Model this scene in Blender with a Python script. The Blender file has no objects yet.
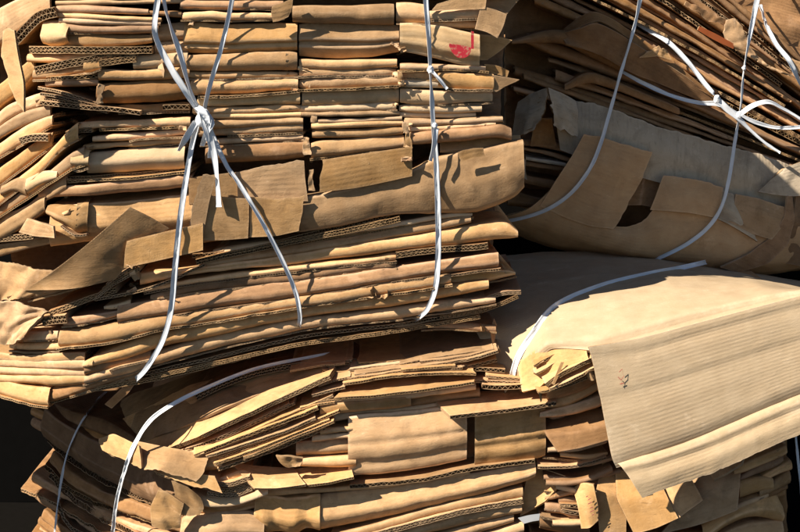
import bpy, math, random
import numpy as np

# ------------------------------------------------------------------ camera, sky, sun, exposure
scene = bpy.context.scene
COL = scene.collection
S_PX = 0.0015                    # metres per photo pixel at the front of the stack
DIST, PITCH, ZC = 2.0, math.radians(11.0), 0.62
CAM = np.array([0.0, -DIST*math.cos(PITCH), ZC + DIST*math.sin(PITCH)])
FWD = np.array([0.0, math.cos(PITCH), -math.sin(PITCH)])
UPV = np.array([0.0, math.sin(PITCH), math.cos(PITCH)])
cam_d = bpy.data.cameras.new('camera'); cam_d.sensor_width = 36.0
cam_d.lens = 36.0*DIST/(800*S_PX); cam_d.clip_end = 200
cam = bpy.data.objects.new('camera', cam_d); COL.objects.link(cam)
cam.location = CAM; cam.rotation_euler = (math.pi/2 - PITCH, 0, 0)
scene.camera = cam

SUN_DIR = np.array([-0.68, -0.33, 0.65]); SUN_DIR = SUN_DIR/np.linalg.norm(SUN_DIR)   # towards the sun
world = bpy.data.worlds.new('World'); scene.world = world; world.use_nodes = True
wn = world.node_tree.nodes; wl = world.node_tree.links
sky = wn.new('ShaderNodeTexSky'); sky.sky_type = 'NISHITA'; sky.sun_disc = False; sky.air_density = 0.7; sky.dust_density = 0.2
sky.sun_elevation = math.asin(SUN_DIR[2]); sky.sun_rotation = math.atan2(SUN_DIR[0], SUN_DIR[1])
wl.new(sky.outputs[0], wn['Background'].inputs[0]); wn['Background'].inputs[1].default_value = 0.05
sun_d = bpy.data.lights.new('sun', 'SUN'); sun_d.energy = 5.0; sun_d.angle = math.radians(0.5)
sun_d.color = (1.0, 0.93, 0.82)
sun = bpy.data.objects.new('sun', sun_d); COL.objects.link(sun)
sun.rotation_euler = (math.acos(SUN_DIR[2]), 0, math.atan2(SUN_DIR[1], SUN_DIR[0]) + math.pi/2)
sun.location = (-3, -2, 4)
vs = scene.view_settings
vs.view_transform = 'Standard'; vs.look = 'None'; vs.gamma = 1; vs.use_curve_mapping = False; vs.exposure = 1.0

# ------------------------------------------------------------------ helpers
rng = random.Random(11)
def P(px, py, y):
    """point at depth y seen at photo coordinate (px, py)"""
    d = FWD + np.array([1.0, 0, 0])*((px-400)*S_PX/DIST) + UPV*((266-py)*S_PX/DIST)
    return CAM + d*((y - CAM[1])/d[1])

def _hash(ix, iy, iz, s):
    h = (ix*374761393 + iy*668265263 + iz*2147483647 + s*1274126177) & 0xffffffff
    h = ((h ^ (h >> 13))*1274126177) & 0xffffffff
    h = ((h ^ (h >> 16))*2246822519) & 0xffffffff
    return ((h ^ (h >> 15)) & 0xffff)/32767.5 - 1.0
def noise(p, scale, seed):
    q = np.asarray(p)/scale + 1000.0
    i = np.floor(q).astype(np.int64); f = q - i; f = f*f*(3-2*f)
    r = 0
    for a in (0, 1):
        for b in (0, 1):
            for c in (0, 1):
                w = (f[..., 0] if a else 1-f[..., 0])*(f[..., 1] if b else 1-f[..., 1])*(f[..., 2] if c else 1-f[..., 2])
                r = r + w*_hash(i[..., 0]+a, i[..., 1]+b, i[..., 2]+c, seed)
    return r

def facet(uv, scale, seed):
    """random heights on a skewed triangle grid, joined by flat facets with sharp creases"""
    a = 0.6 + (seed % 17)*0.37
    x = uv[..., 0]*math.cos(a) - uv[..., 1]*math.sin(a); y = uv[..., 0]*math.sin(a) + uv[..., 1]*math.cos(a)
    q0 = x/scale + 500 + 0.35*np.sin(y/scale*1.3); q1 = y/scale + 500 + 0.35*np.sin(x/scale*1.1)
    i0 = np.floor(q0).astype(np.int64); i1 = np.floor(q1).astype(np.int64); f0 = q0-i0; f1 = q1-i1
    z = np.zeros_like(i0)
    h00 = _hash(i0, i1, z, seed); h10 = _hash(i0+1, i1, z, seed); h01 = _hash(i0, i1+1, z, seed); h11 = _hash(i0+1, i1+1, z, seed)
    return np.where(f0+f1 < 1, h00 + f0*(h10-h00) + f1*(h01-h00), h11 + (1-f0)*(h01-h11) + (1-f1)*(h10-h11))

def interp(ctrl, n, axis=0, linear=False):
    """resample control points along an axis by arc length, Catmull-Rom or straight"""
    c = np.moveaxis(np.asarray(ctrl, float), axis, 0); m = c.shape[0]
    if m == 1: return np.moveaxis(np.repeat(c, n, 0), 0, axis)
    d = np.linalg.norm(np.diff(c, axis=0)[..., :3], axis=-1).reshape(m-1, -1).mean(1) + 1e-6
    t = np.concatenate([[0], np.cumsum(d)]); s = np.linspace(0, t[-1], n)
    k = np.clip(np.searchsorted(t, s, side='right')-1, 0, m-2)
    f = ((s - t[k])/(t[k+1]-t[k])).reshape((-1,)+(1,)*(c.ndim-1))
    if linear or m == 2:
        out = c[k]*(1-f) + c[k+1]*f
    else:
        tt = t.reshape((-1,)+(1,)*(c.ndim-1))
        tan = np.empty_like(c)
        tan[1:-1] = (c[2:]-c[:-2])/(tt[2:]-tt[:-2])
        tan[0] = (c[1]-c[0])/(tt[1]-tt[0]); tan[-1] = (c[-1]-c[-2])/(tt[-1]-tt[-2])
        L = (tt[k+1]-tt[k]); f2 = f*f; f3 = f2*f
        out = c[k]*(2*f3-3*f2+1) + c[k+1]*(3*f2-2*f3) + L*(tan[k]*(f3-2*f2+f) + tan[k+1]*(f3-f2))
    return np.moveaxis(out, 0, axis)

def normals(S):
    du = np.gradient(S, axis=1); dv = np.gradient(S, axis=0)
    n = np.cross(du, dv); n /= (np.linalg.norm(n, axis=-1, keepdims=True)+1e-12)
    return n

MATS = {}
GEO = {}
def new_obj(name, verts, faces, uvs, matidx, mats, parent, smooth=True):
    me = bpy.data.meshes.new(name)
    me.from_pydata([tuple(v) for v in verts], [], faces)
    if uvs is not None:
        ul = me.uv_layers.new(name='UVMap')
        li = np.empty(len(me.loops), np.int32); me.loops.foreach_get('vertex_index', li)
        ul.data.foreach_set('uv', np.asarray(uvs, np.float32)[li].ravel())
    for m in mats: me.materials.append(MATS[m])
    if parent is not None and 'strap' not in mats and parent.parent is None: GEO.setdefault(parent.name, []).append((np.asarray(verts), faces))
    if matidx is not None: me.polygons.foreach_set('material_index', np.asarray(matidx, np.int32))
    me.polygons.foreach_set('use_smooth', np.full(len(me.polygons), smooth))
    me.update()
    o = bpy.data.objects.new(name, me); COL.objects.link(o)
    if parent is not None:
        o.parent = parent
        o.matrix_parent_inverse.identity()
        if parent.parent is None: o.location = tuple(-parent.location)      # meshes keep world coordinates
    return o

SEED = [100]
def sheet(name, parent, S, h=0.0038, flutes=(), mat='kraft', double=False, wav=0.0008, dent=0.0005,
          facets=0.0005, aniso=1.0, torn=(), torn_amp=0.004, crumple=0.0, crum_scale=0.025, frange=None, pitch=0.0078, swap=False, label=None, off=(0, 0)):
    """corrugated board along the dense surface S (rows v, columns u): two liners, a rim, and real flutes on cut edges"""
    SEED[0] += 1; sd = SEED[0]
    M, N, _ = S.shape
    S = S.copy()
    for e in torn:
        ax = 1 if e[0] == 'v' else 0
        n_in = 3
        idx = [0, 1, 2] if e[1] == '0' else [-1, -2, -3]
        if ax == 1: inward = S[idx[2]]-S[idx[0]]
        else: inward = S[:, idx[2]]-S[:, idx[0]]
        inward = inward/(np.linalg.norm(inward, axis=-1, keepdims=True)+1e-9)
        edge = S[idx[0]] if ax == 1 else S[:, idx[0]]
        a = (noise(edge, 0.012, sd+7) + 0.6*noise(edge, 0.004, sd+8) + 0.8*noise(edge, 0.04, sd+9))*torn_amp
        for k, w in zip(idx, (1, 0.5, 0.15)):
            if ax == 1: S[k] += inward*(a*w)[:, None]
            else: S[:, k] += inward*(a*w)[:, None]
    n = normals(S)
    disp = noise(S, 0.09, sd)*wav*1.8 + noise(S, 0.035, sd+1)*wav*0.7 + noise(S, 0.014, sd+2)*dent
    u0 = np.concatenate([[0], np.cumsum(np.linalg.norm(np.diff(S, axis=1), axis=-1).mean(0))])
    v0 = np.concatenate([[0], np.cumsum(np.linalg.norm(np.diff(S, axis=0), axis=-1).mean(1))])
    fuv = np.stack(np.broadcast_arrays(u0[None, :]+sd*.37, v0[:, None]+sd*.11), -1)
    disp = disp + (facet(fuv, 0.055, sd) + 0.5*facet(fuv, 0.023, sd+1))*facets
    if crumple:
        fv = fuv*np.array([1.0, aniso])
        disp = disp + crumple*(facet(fv, crum_scale, sd+3)*0.9 + facet(fv, crum_scale*0.45, sd+4)*0.4)
    S = S + n*disp[..., None]
    n = normals(S)
    ul = np.concatenate([[0], np.cumsum(np.linalg.norm(np.diff(S, axis=1), axis=-1).mean(0))])
    vl = np.concatenate([[0], np.cumsum(np.linalg.norm(np.diff(S, axis=0), axis=-1).mean(1))])
    o0, o1 = (sd*0.37) % 5, (sd*0.73) % 5
    UV = np.stack(np.broadcast_arrays(ul[None, :]+o0, vl[:, None]+o1), -1)
    if swap: UV = UV[..., ::-1]
    cur = np.zeros((M, N))
    for ax_ in (0, 1):
        d1 = np.moveaxis(S, ax_, 0); l_ = np.linalg.norm(np.diff(d1, axis=0), axis=-1) + 1e-6
        t_ = np.diff(d1, axis=0)/l_[..., None]
        bend = np.linalg.norm(np.diff(t_, axis=0), axis=-1)                # turning angle at each inner row
        c_ = np.zeros(d1.shape[:2]); c_[1:-1] = bend/np.clip((l_[1:]+l_[:-1])/2, .0012, .006)*.0022
        cur = np.maximum(cur, np.moveaxis(c_, 0, ax_))
    cur[0] = cur[-1] = np.maximum(cur[0], .5); cur[:, 0] = np.maximum(cur[:, 0], .45); cur[:, -1] = np.maximum(cur[:, -1], .45)
    wear = np.clip(cur, 0, 1).reshape(-1)
    top = (S + n*h/2).reshape(-1, 3); bot = (S - n*h/2).reshape(-1, 3)
    V = [top, bot]; U = [UV.reshape(-1, 2)]*2
    idx = np.arange(M*N).reshape(M, N); K = M*N
    a, b, c, d = idx[:-1, :-1], idx[:-1, 1:], idx[1:, 1:], idx[1:, :-1]
    q = np.stack([a, b, c, d], -1).reshape(-1, 4)
    F = [q, q[:, ::-1]+K]; MI = [np.zeros(len(q), int), np.zeros(len(q), int)]
    nxt = 2*K
    edges = {'v0': idx[0], 'v1': idx[-1], 'u0': idx[:, 0], 'u1': idx[:, -1]}
    for e, ed in edges.items():
        if e not in flutes:
            ne = len(ed); V += [top[ed], bot[ed]]; U += [U[0][ed]]*2
            i = np.arange(ne-1)
            F.append(np.stack([nxt+i, nxt+i+1, nxt+ne+i+1, nxt+ne+i], -1)); MI.append(np.ones(ne-1, int)); nxt += 2*ne; continue
        # fluted cut edge
        if e[0] == 'v':
            E = S[0] if e[1] == '0' else S[-1]; En = n[0] if e[1] == '0' else n[-1]
            I1 = S[1] if e[1] == '0' else S[-2]
        else:
            E = S[:, 0] if e[1] == '0' else S[:, -1]; En = n[:, 0] if e[1] == '0' else n[:, -1]
            I1 = S[:, 1] if e[1] == '0' else S[:, -2]
        if frange is not None and e[0] == 'u':
            E, En, I1 = E[frange[0]:frange[1]], En[frange[0]:frange[1]], I1[frange[0]:frange[1]]
        seg = np.linalg.norm(np.diff(E, axis=0), axis=-1); s = np.concatenate([[0], np.cumsum(seg)])
        ns = max(8, int(s[-1]/pitch*7)); ss = np.linspace(0, s[-1], ns)
        def rs(A): return np.stack([np.interp(ss, s, A[:, k]) for k in range(3)], -1)
        E2, N2, I2 = rs(E), rs(En), rs(I1)
        inn = I2-E2; inn /= (np.linalg.norm(inn, axis=-1, keepdims=True)+1e-9)
        pt = 0.00042
        wob = noise(E2, 0.03, sd+5)*0.9
        ph = 2*math.pi*ss/pitch + wob*2
        crush = np.clip(0.75 + 0.5*noise(E2, 0.04, sd+6) + .25*noise(E2, .015, sd+11), 0.25, 1.0)
        lines = []
        if double:
            lines += [(h*0.25 + h*0.22*np.sin(ph)*crush, 1), (-h*0.25 + h*0.22*np.sin(ph*1.15+1)*crush, 1), (np.zeros(ns), 1)]
        else:
            lines += [(h*0.44*np.sin(ph)*crush, 1)]
        lines += [(np.full(ns, h/2-pt), 0), (np.full(ns, -h/2+pt), 0)]
        for lo, deep in lines:
            p1 = E2 + N2*(lo+pt)[:, None]; p2 = E2 + N2*(lo-pt)[:, None]
            blocks = [p1, p2]
            if deep: blocks.append(E2 + inn*0.016 + N2*lo[:, None])
            if deep: blocks += [E2 + N2*lo[:, None]]
            for bl in blocks:
                V.append(bl); U.append(np.stack([ss, np.zeros(ns)], -1))
            i = np.arange(ns-1)
            F.append(np.stack([nxt+i, nxt+i+1, nxt+ns+i+1, nxt+ns+i], -1)); MI.append(np.ones(ns-1, int))
            if deep:
                F.append(np.stack([nxt+3*ns+i, nxt+3*ns+i+1, nxt+2*ns+i+1, nxt+2*ns+i], -1)); MI.append(np.ones(ns-1, int))
            nxt += ns*len(blocks)
    o = new_obj(name, np.concatenate(V), np.concatenate(F).tolist(), np.concatenate(U), np.concatenate(MI), [mat, 'edge'], parent)
    at_ = o.data.attributes.new('wear', 'FLOAT', 'POINT'); w_ = np.zeros(len(o.data.vertices), np.float32); w_[:K] = wear; w_[K:2*K] = wear
    at_.data.foreach_set('value', w_)
    if label: o['label'] = label
    return o

PROF = [(1.0, 0.0, 1), (0.35, 0.0, 1), (0.06, 0.0, 1)]
def fold(parent, st, yf, dy=0.0, du=0.005, kink=1.0, ply=True, depth=0.30, rnd=0.36, mat='kraft', name='flattened_box', ends='', crease=None, back_rise=0.0, back_dx=0.0, squeeze=0.85, **kw):
    """a flattened box folded over: board that comes forward, turns down in a rounded fold and goes back.
    st = stations (px, y_top, y_bottom[, extra dy]) along the fold"""
    if mat == 'kraft' and not (parent is A and st[0][0] < 0): mat = rng.choice(['kraft']*13 + ['kraft_light']*3 + ['kraft_brown']*2)
    dyj = dy + rng.uniform(-0.003, 0.003)
    if parent is A and st[0][0] <= -8:                              # carry layers on past the left of the frame
        s0, s1 = st[0], st[1]; g = (s0[1]-s1[1])/(s0[0]-s1[0])*0.35
        st = [(s0[0]-220, s0[1]-130*g, s0[2]-130*g), (s0[0]-60, s0[1]-60*g, s0[2]-60*g)] + list(st)
    T, B = [], []
    for s in st:
        e = s[3] if len(s) > 3 else 0.0
        y = yf(s[0]) + dyj + e
        T.append(P(s[0], s[1]+0.35, y)); B.append(P(s[0], s[2]-0.35, y))
    TB = np.stack([np.array(T), np.array(B)], 0)                     # 2, m, 3
    L = np.linalg.norm(np.diff(TB[0], axis=0), axis=-1).sum()
    if kw.get('crumple', 0) > .001: du = .003
    n = int(np.clip(L/du, 6, 90))
    TB = interp(TB, n, axis=1)
    SEED[0] += 1
    tw = noise(TB[0]*[1, 0, 0], 0.05, SEED[0]+500)*0.0007 + noise(TB[0]*[1, 0, 0], 0.017, SEED[0]+501)*0.0003
    TB[:, :, 2] += tw[None]
    sL = np.concatenate([[0], np.cumsum(np.linalg.norm(np.diff(TB[0], axis=0), axis=-1))])
    for e_ in (0, 1):
        dd = sL if e_ == 0 else sL[-1]-sL
        w_ = np.exp(-(dd/rng.uniform(.004, .010))**1.4)*rng.uniform(0, 1)*min(1.0, .013/np.linalg.norm(TB[0]-TB[1], axis=-1).mean())
        dlt = (TB[1]-TB[0])*w_[:, None]
        TB[0] += dlt*rng.uniform(.02, .28); TB[1] -= dlt*rng.uniform(.0, .16); TB[:, :, 1] += w_[None]*rng.uniform(0, .006)
    kx = [0.0]
    while kx[-1] < sL[-1]: kx.append(kx[-1] + rng.uniform(.02, .09))
    kz = np.interp(sL, kx, [rng.uniform(-1, 1) for _ in kx]); ky_ = np.interp(sL, kx, [rng.uniform(-1, 1) for _ in kx])
    TB[0, :, 2] += kz*.0009*kink; TB[1, :, 2] += ky_*.0007*kink; TB[:, :, 1] += (ky_*.0016*kink)[None]
    T, B = TB[0], TB[1]
    t = np.linalg.norm(T-B, axis=-1, keepdims=True)
    tan = np.gradient(T, axis=0); tan[:, 2] = 0; tan /= np.linalg.norm(tan, axis=-1, keepdims=True)
    back = np.stack([-tan[:, 1], tan[:, 0], 0*tan[:, 0]], -1); back[:, 0] *= 0.35; back[:, 1] = np.maximum(back[:, 1], 0.3)
    back /= np.linalg.norm(back, axis=-1, keepdims=True)
    b = np.minimum(t*rnd*(1.1 if rnd > .45 and t.mean() > .03 else .85), 0.012); fm = 0.58 + rng.uniform(-.08, .1); ex = 1.0; fm -= .06
    h = kw.get('h', 0.0034)
    mid = (T+B)/2
    rows = []
    up = np.array([0, 0, 1.0]); bd = np.array([back_dx, 0, back_rise])
    def bk(p, dist): return p + back*dist + bd*dist
    sq = lambda p: mid + (p-mid)*squeeze
    rows.append(bk(sq(T), depth)); rows.append(bk(sq(T), depth*0.45)); rows.append(bk(T*0.7+sq(T)*0.3, 0.05))
    rows.append(bk(T, b*2.2)); rows.append(bk(T, b*1.0))
    k = np.linspace(0, 1, 17 if crease else 12)[1:-1]
    for f in k:
        bul = b*1.05*((fm-f)/fm)**ex if f < fm else b*0.95*((f-fm)/(1-fm))**1.3
        p = T*(1-f)+B*f
        if crease:
            for (cf, ca) in crease: bul = bul + ca*math.exp(-((f-cf)/0.05)**2)*1.3
        rows.append(p + back*bul)
    rows.append(bk(B, b*1.0)); rows.append(bk(B, b*2.2)); rows.append(bk(B*0.7+sq(B)*0.3, 0.05))
    rows.append(bk(sq(B), depth*0.45)); rows.append(bk(sq(B), depth))
    C = np.stack(rows, 0)
    # inset the rows so that the outer face, not the middle, lies on the traced outline
    big = C[2:-2]
    nf = int(np.clip(t.mean()/0.0022, 12, 34)) + 10
    D = interp(big, nf, axis=0, linear=True)
    S = np.concatenate([C[:1], C[1:2], D, C[-2:-1], C[-1:]], 0)
    S = S[::-1]                                                     # so that the normal points out
    S = S - normals(S)*h/2
    for _ in range(int(L*9)):                                    # knocks
        c_ = S[rng.randrange(int(S.shape[0]*.25), int(S.shape[0]*.75)), rng.randrange(n)]
        d2 = ((S - c_)**2 * np.array([1, .3, 1.6])).sum(-1); w_ = rng.uniform(.004, .010)
        S = S + back[None]*(np.exp(-d2/w_**2)*rng.uniform(.0005, .0018))[..., None]
    if parent is A and ply and .008 < t.mean() < .03 and st[0][1] > -3 and rng.random() < .62:
        m_ = [(s_[0], s_[2]+rng.uniform(-.6, .5)) for s_ in st]
        if rng.random() < .5: c_ = rng.uniform(.15, .6); m_ = [(x_*(1-c_)+m_[-1][0]*c_ if k_ == 0 else x_, y_) for k_, (x_, y_) in enumerate(m_)] if len(m_) < 4 else m_[1:]
        slab(A, m_, yf, dyj + rng.uniform(-.001, .006), h=rng.choice([.0022, .003, .0036]), mat=rng.choice(['kraft', 'kraft_brown', 'kraft_brown']), torn=('v0', 'u0', 'u1'), torn_amp=.0024, depth=.12)
    fl = tuple(e for e in ('u0', 'u1') if e in ends)
    M = S.shape[0]
    return sheet(name, parent, S, flutes=fl, mat=mat, frange=(2, M-2), **kw)

def panel(parent, grid, yf=None, dy=0.0, name='cardboard_panel', lin_u=None, lin_v=None, step=0.005, **kw):
    """board through a control grid: rows of (px, py, y) (y relative to yf(px) if yf given)"""
    small = name in ('torn_flap', 'torn_scrap', 'loose_flap', 'torn_strip')
    lin_u = small if lin_u is None else lin_u; lin_v = small if lin_v is None else lin_v
    if kw.get('crumple', 0) > .001: step = min(step, .003)
    G = np.array([[P(p[0], p[1], (yf(p[0]) if yf else 0.0) + dy + (p[2] if len(p) > 2 else 0.0)) for p in row] for row in grid])
    Lu = np.linalg.norm(np.diff(G, axis=1), axis=-1).sum(1).max(); Lv = np.linalg.norm(np.diff(G, axis=0), axis=-1).sum(0).max()
    nu = int(np.clip(Lu/step, 6, 110)); nv = int(np.clip(Lv/step, 6, 80))
    S = interp(interp(G, nu, 1, lin_u), nv, 0, lin_v)
    if lin_v and G.shape[0] > 2:
        for _ in range(1): S[1:-1] = S[1:-1]*0.5 + (S[:-2]+S[2:])*0.25
    if lin_u and G.shape[1] > 2:
        for _ in range(1): S[:, 1:-1] = S[:, 1:-1]*0.5 + (S[:, :-2]+S[:, 2:])*0.25
    S = S[::-1]
    sw = {'v0': 'v1', 'v1': 'v0'}
    for key in ('flutes', 'torn'):
        if key in kw: kw[key] = tuple(sw.get(e, e) for e in kw[key])
    return sheet(name, parent, S, **kw)

def slab(parent, st, yf, dy=0.0, depth=0.28, rise=0.0, back_dx=0.0, name='cardboard_panel', flutes=('v1',), **kw):
    """a flat board seen on its cut front edge: stations (px, py[, extra dy]) of the edge"""
    dyj = dy + rng.uniform(-0.003, 0.003)
    E = np.array([P(s[0], s[1], yf(s[0]) + dyj + (s[2] if len(s) > 2 else 0)) for s in st])
    L = np.linalg.norm(np.diff(E, axis=0), axis=-1).sum()
    n = int(np.clip(L/0.006, 6, 90)); E = interp(E, n, 0)
    bdir = np.array([back_dx, 1.0, rise])
    ks = np.array([1, 0.5, 0.25, 0.12, 0.06, 0.025, 0.01, 0])*depth
    S = np.stack([E + bdir*k for k in ks], 0)
    S = S[::-1][::-1]
    fl = tuple(f for f in flutes)
    kw.setdefault('torn', ('v0',)); kw.setdefault('torn_amp', .0011)
    # row 0 = back, last row = front edge; flip so normals point up
    return sheet(name, parent, S[::-1], flutes=tuple({'v1': 'v0', 'v0': 'v1'}.get(f, f) for f in fl), **kw)

def ribbon(parent, pts, width=0.0088, thick=0.0006, name='strap', mat='strap', n=None, wob=0.0008, label=None):
    """flat plastic strap through (px, py, y[, twist degrees[, width factor]])"""
    A = np.array([list(P(p[0], p[1], p[2])) + [math.radians(p[3]) if len(p) > 3 else 0.0, p[4] if len(p) > 4 else 1.0] for p in pts])
    return ribbon_world(parent, A, width, thick, name, mat, n, wob, label)
def ribbon_world(parent, A, width, thick=0.0007, name='strap', mat='strap', n=None, wob=0.0004, label=None):
    SEED[0] += 1; sd = SEED[0]
    L = np.linalg.norm(np.diff(A[:, :3], axis=0), axis=-1).sum()
    n = n or int(np.clip(L/0.004, 10, 160))
    C = interp(A, n, 0)
    pos = C[:, :3]; tw = C[:, 3]; wf = C[:, 4]
    tan = np.gradient(pos, axis=0); tan /= np.linalg.norm(tan, axis=-1, keepdims=True)
    view = pos - CAM; view = np.tile(np.array([0.0, 1.0, -0.15]), (n, 1)); 
    W = np.cross(tan, view); W /= np.linalg.norm(W, axis=-1, keepdims=True)
    Nn = np.cross(W, tan)
    ca, sa = np.cos(tw)[:, None], np.sin(tw)[:, None]
    W2 = W*ca + Nn*sa; N2 = np.cross(W2, tan)
    fold_ = noise(pos, 0.03, sd)*0.0012
    ks = np.linspace(-1, 1, 7)
    tops, bots, uv = [], [], []
    s = np.concatenate([[0], np.cumsum(np.linalg.norm(np.diff(pos, axis=0), axis=-1))])
    for k in ks:
        prof = (math.cos(k*2.6)*0.0006 + fold_*k)[:, None]
        p = pos + W2*(k*width/2*wf)[:, None] + N2*prof + N2*(noise(pos+k, 0.012, sd+1)*wob)[:, None]
        tops.append(p + N2*thick/2); bots.append(p - N2*thick/2); uv.append(np.stack([s, np.full(n, k*width/2)], -1))
    m = len(ks)
    V = np.concatenate([np.stack(tops), np.stack(bots)]).reshape(-1, 3); UV = np.concatenate([np.stack(uv)]*2).reshape(-1, 2)
    idx = np.arange(m*n).reshape(m, n); K = m*n
    q = np.stack([idx[:-1, :-1], idx[:-1, 1:], idx[1:, 1:], idx[1:, :-1]], -1).reshape(-1, 4)
    F = [q, q[:, ::-1]+K]
    for ed in (idx[0], idx[-1], idx[:, 0], idx[:, -1]):
        F.append(np.stack([ed[:-1], ed[1:], ed[1:]+K, ed[:-1]+K], -1))
    o = new_obj(name, V, np.concatenate(F).tolist(), UV, None, [mat], parent)
    if label: o['label'] = label
    return o

TREES = {}
def tree_of(parents):
    key = tuple(p.name for p in parents)
    if key not in TREES:
        from mathutils.bvhtree import BVHTree
        V, F, o = [], [], 0
        for p in parents:
            for v, f in GEO[p.name]:
                V.append(v); F += [[k+o for k in q] for q in f]; o += len(v)
        TREES[key] = BVHTree.FromPolygons([tuple(v) for v in np.concatenate(V)], F)
    return TREES[key]
def drape(parent, pts, width=0.0086, off=0.0022, on=None, taut=1.0, tuck=0.0, tuck0=0.0, **kw):
    """a tight strap: follows (px, py[, twist[, width factor]]) and lies on the outermost layers it crosses"""
    from mathutils import Vector
    T = tree_of(on or [parent])
    A_ = np.array([[p[0], p[1], 0.0, p[2] if len(p) > 2 else 0.0, p[3] if len(p) > 3 else 1.0] for p in pts], float)
    n = 70; C_ = interp(A_, n, 0)
    ys = []
    for px, py, _, _, w in C_:
        best = None
        for dx in (-2.5, 0, 2.5):
            t_ = P(px+dx*w, py, 0.0); d = t_-CAM; d /= np.linalg.norm(d)
            h_ = T.ray_cast(Vector(CAM), Vector(d), 20.0)
            if h_[0] is not None and (best is None or h_[0].y < best): best = h_[0].y
        ys.append(best)
    known = [y for y in ys if y is not None]; med_ = sorted(known)[len(known)//2]
    y = np.array([med_ + .15 if v is None or v > med_ + .15 else v for v in ys])
    s_ = np.concatenate([[0], np.cumsum(np.hypot(*np.diff(C_[:, :2], axis=0).T))])
    hull = []                                                       # lower hull = tight strap on the outermost points
    for i in range(n):
        while len(hull) >= 2 and (y[hull[-1]]-y[hull[-2]])*(s_[i]-s_[hull[-2]]) >= (y[i]-y[hull[-2]])*(s_[hull[-1]]-s_[hull[-2]]): hull.pop()
        hull.append(i)
    hy = np.interp(s_, s_[hull], y[hull])
    yy = hy*taut + y*(1-taut)
    ker = np.array([1, 2, 1])/4.0; ye = np.pad(yy, 1, mode='edge'); yy = np.minimum(np.convolve(ye, ker, 'valid'), yy) - off
    if tuck: yy[-4:] += np.linspace(0, 1, 4)**2*tuck
    if tuck0: yy[:8] += np.linspace(1, 0, 8)**2*tuck0
    q = [(C_[i, 0], C_[i, 1], yy[i], C_[i, 3], C_[i, 4]) for i in range(0, n)]
    return ribbon(parent, q, width=width, **kw), (lambda px, py: float(yy[np.argmin((C_[:, 0]-px)**2 + (C_[:, 1]-py)**2)]))

def knot(parent, px, py, y, r=0.010, turns=3, squash=0.8, tilt=0.3, name='knot', seed=1):
    """a pulled knot: overlapping turns of strap pressed into a lump"""
    c = P(px, py, y); nu, nv = 40, 28
    a = np.linspace(0, 2*np.pi, nu)[None, :]; e = np.linspace(-np.pi/2, np.pi/2, nv)[:, None]
    d = np.stack([np.cos(e)*np.cos(a), np.cos(e)*np.sin(a)*0.75, np.sin(e)*1.25 + 0*a], -1)
    d[:, -1] = d[:, 0]
    k = 1 + 0.10*np.sin(4*e + 2.2*np.sin(a+seed) + seed) + 0.09*np.sin(3*a + 3*e)
    rid = 1-np.abs(noise(d*r, r*0.7, seed))*1.6
    S = c + d*r*(k + 0.22*rid)[..., None]
    S[:, -1] = S[:, 0]
    idx = np.arange(nu*nv).reshape(nv, nu)
    q = np.stack([idx[:-1, :-1], idx[:-1, 1:], idx[1:, 1:], idx[1:, :-1]], -1).reshape(-1, 4)
    uv = np.stack(np.broadcast_arrays(a*r, e*r), -1).reshape(-1, 2)
    return new_obj(name, S.reshape(-1, 3), q.tolist(), uv, None, ['strap'], parent)

def bale(name, loc, label, group='strapped bales of waste cardboard'):
    o = bpy.data.objects.new(name, None); COL.objects.link(o); o.location = loc; o.empty_display_size = 0.1
    o['label'] = label; o['category'] = 'bale'; o['group'] = group
    return o

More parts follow.
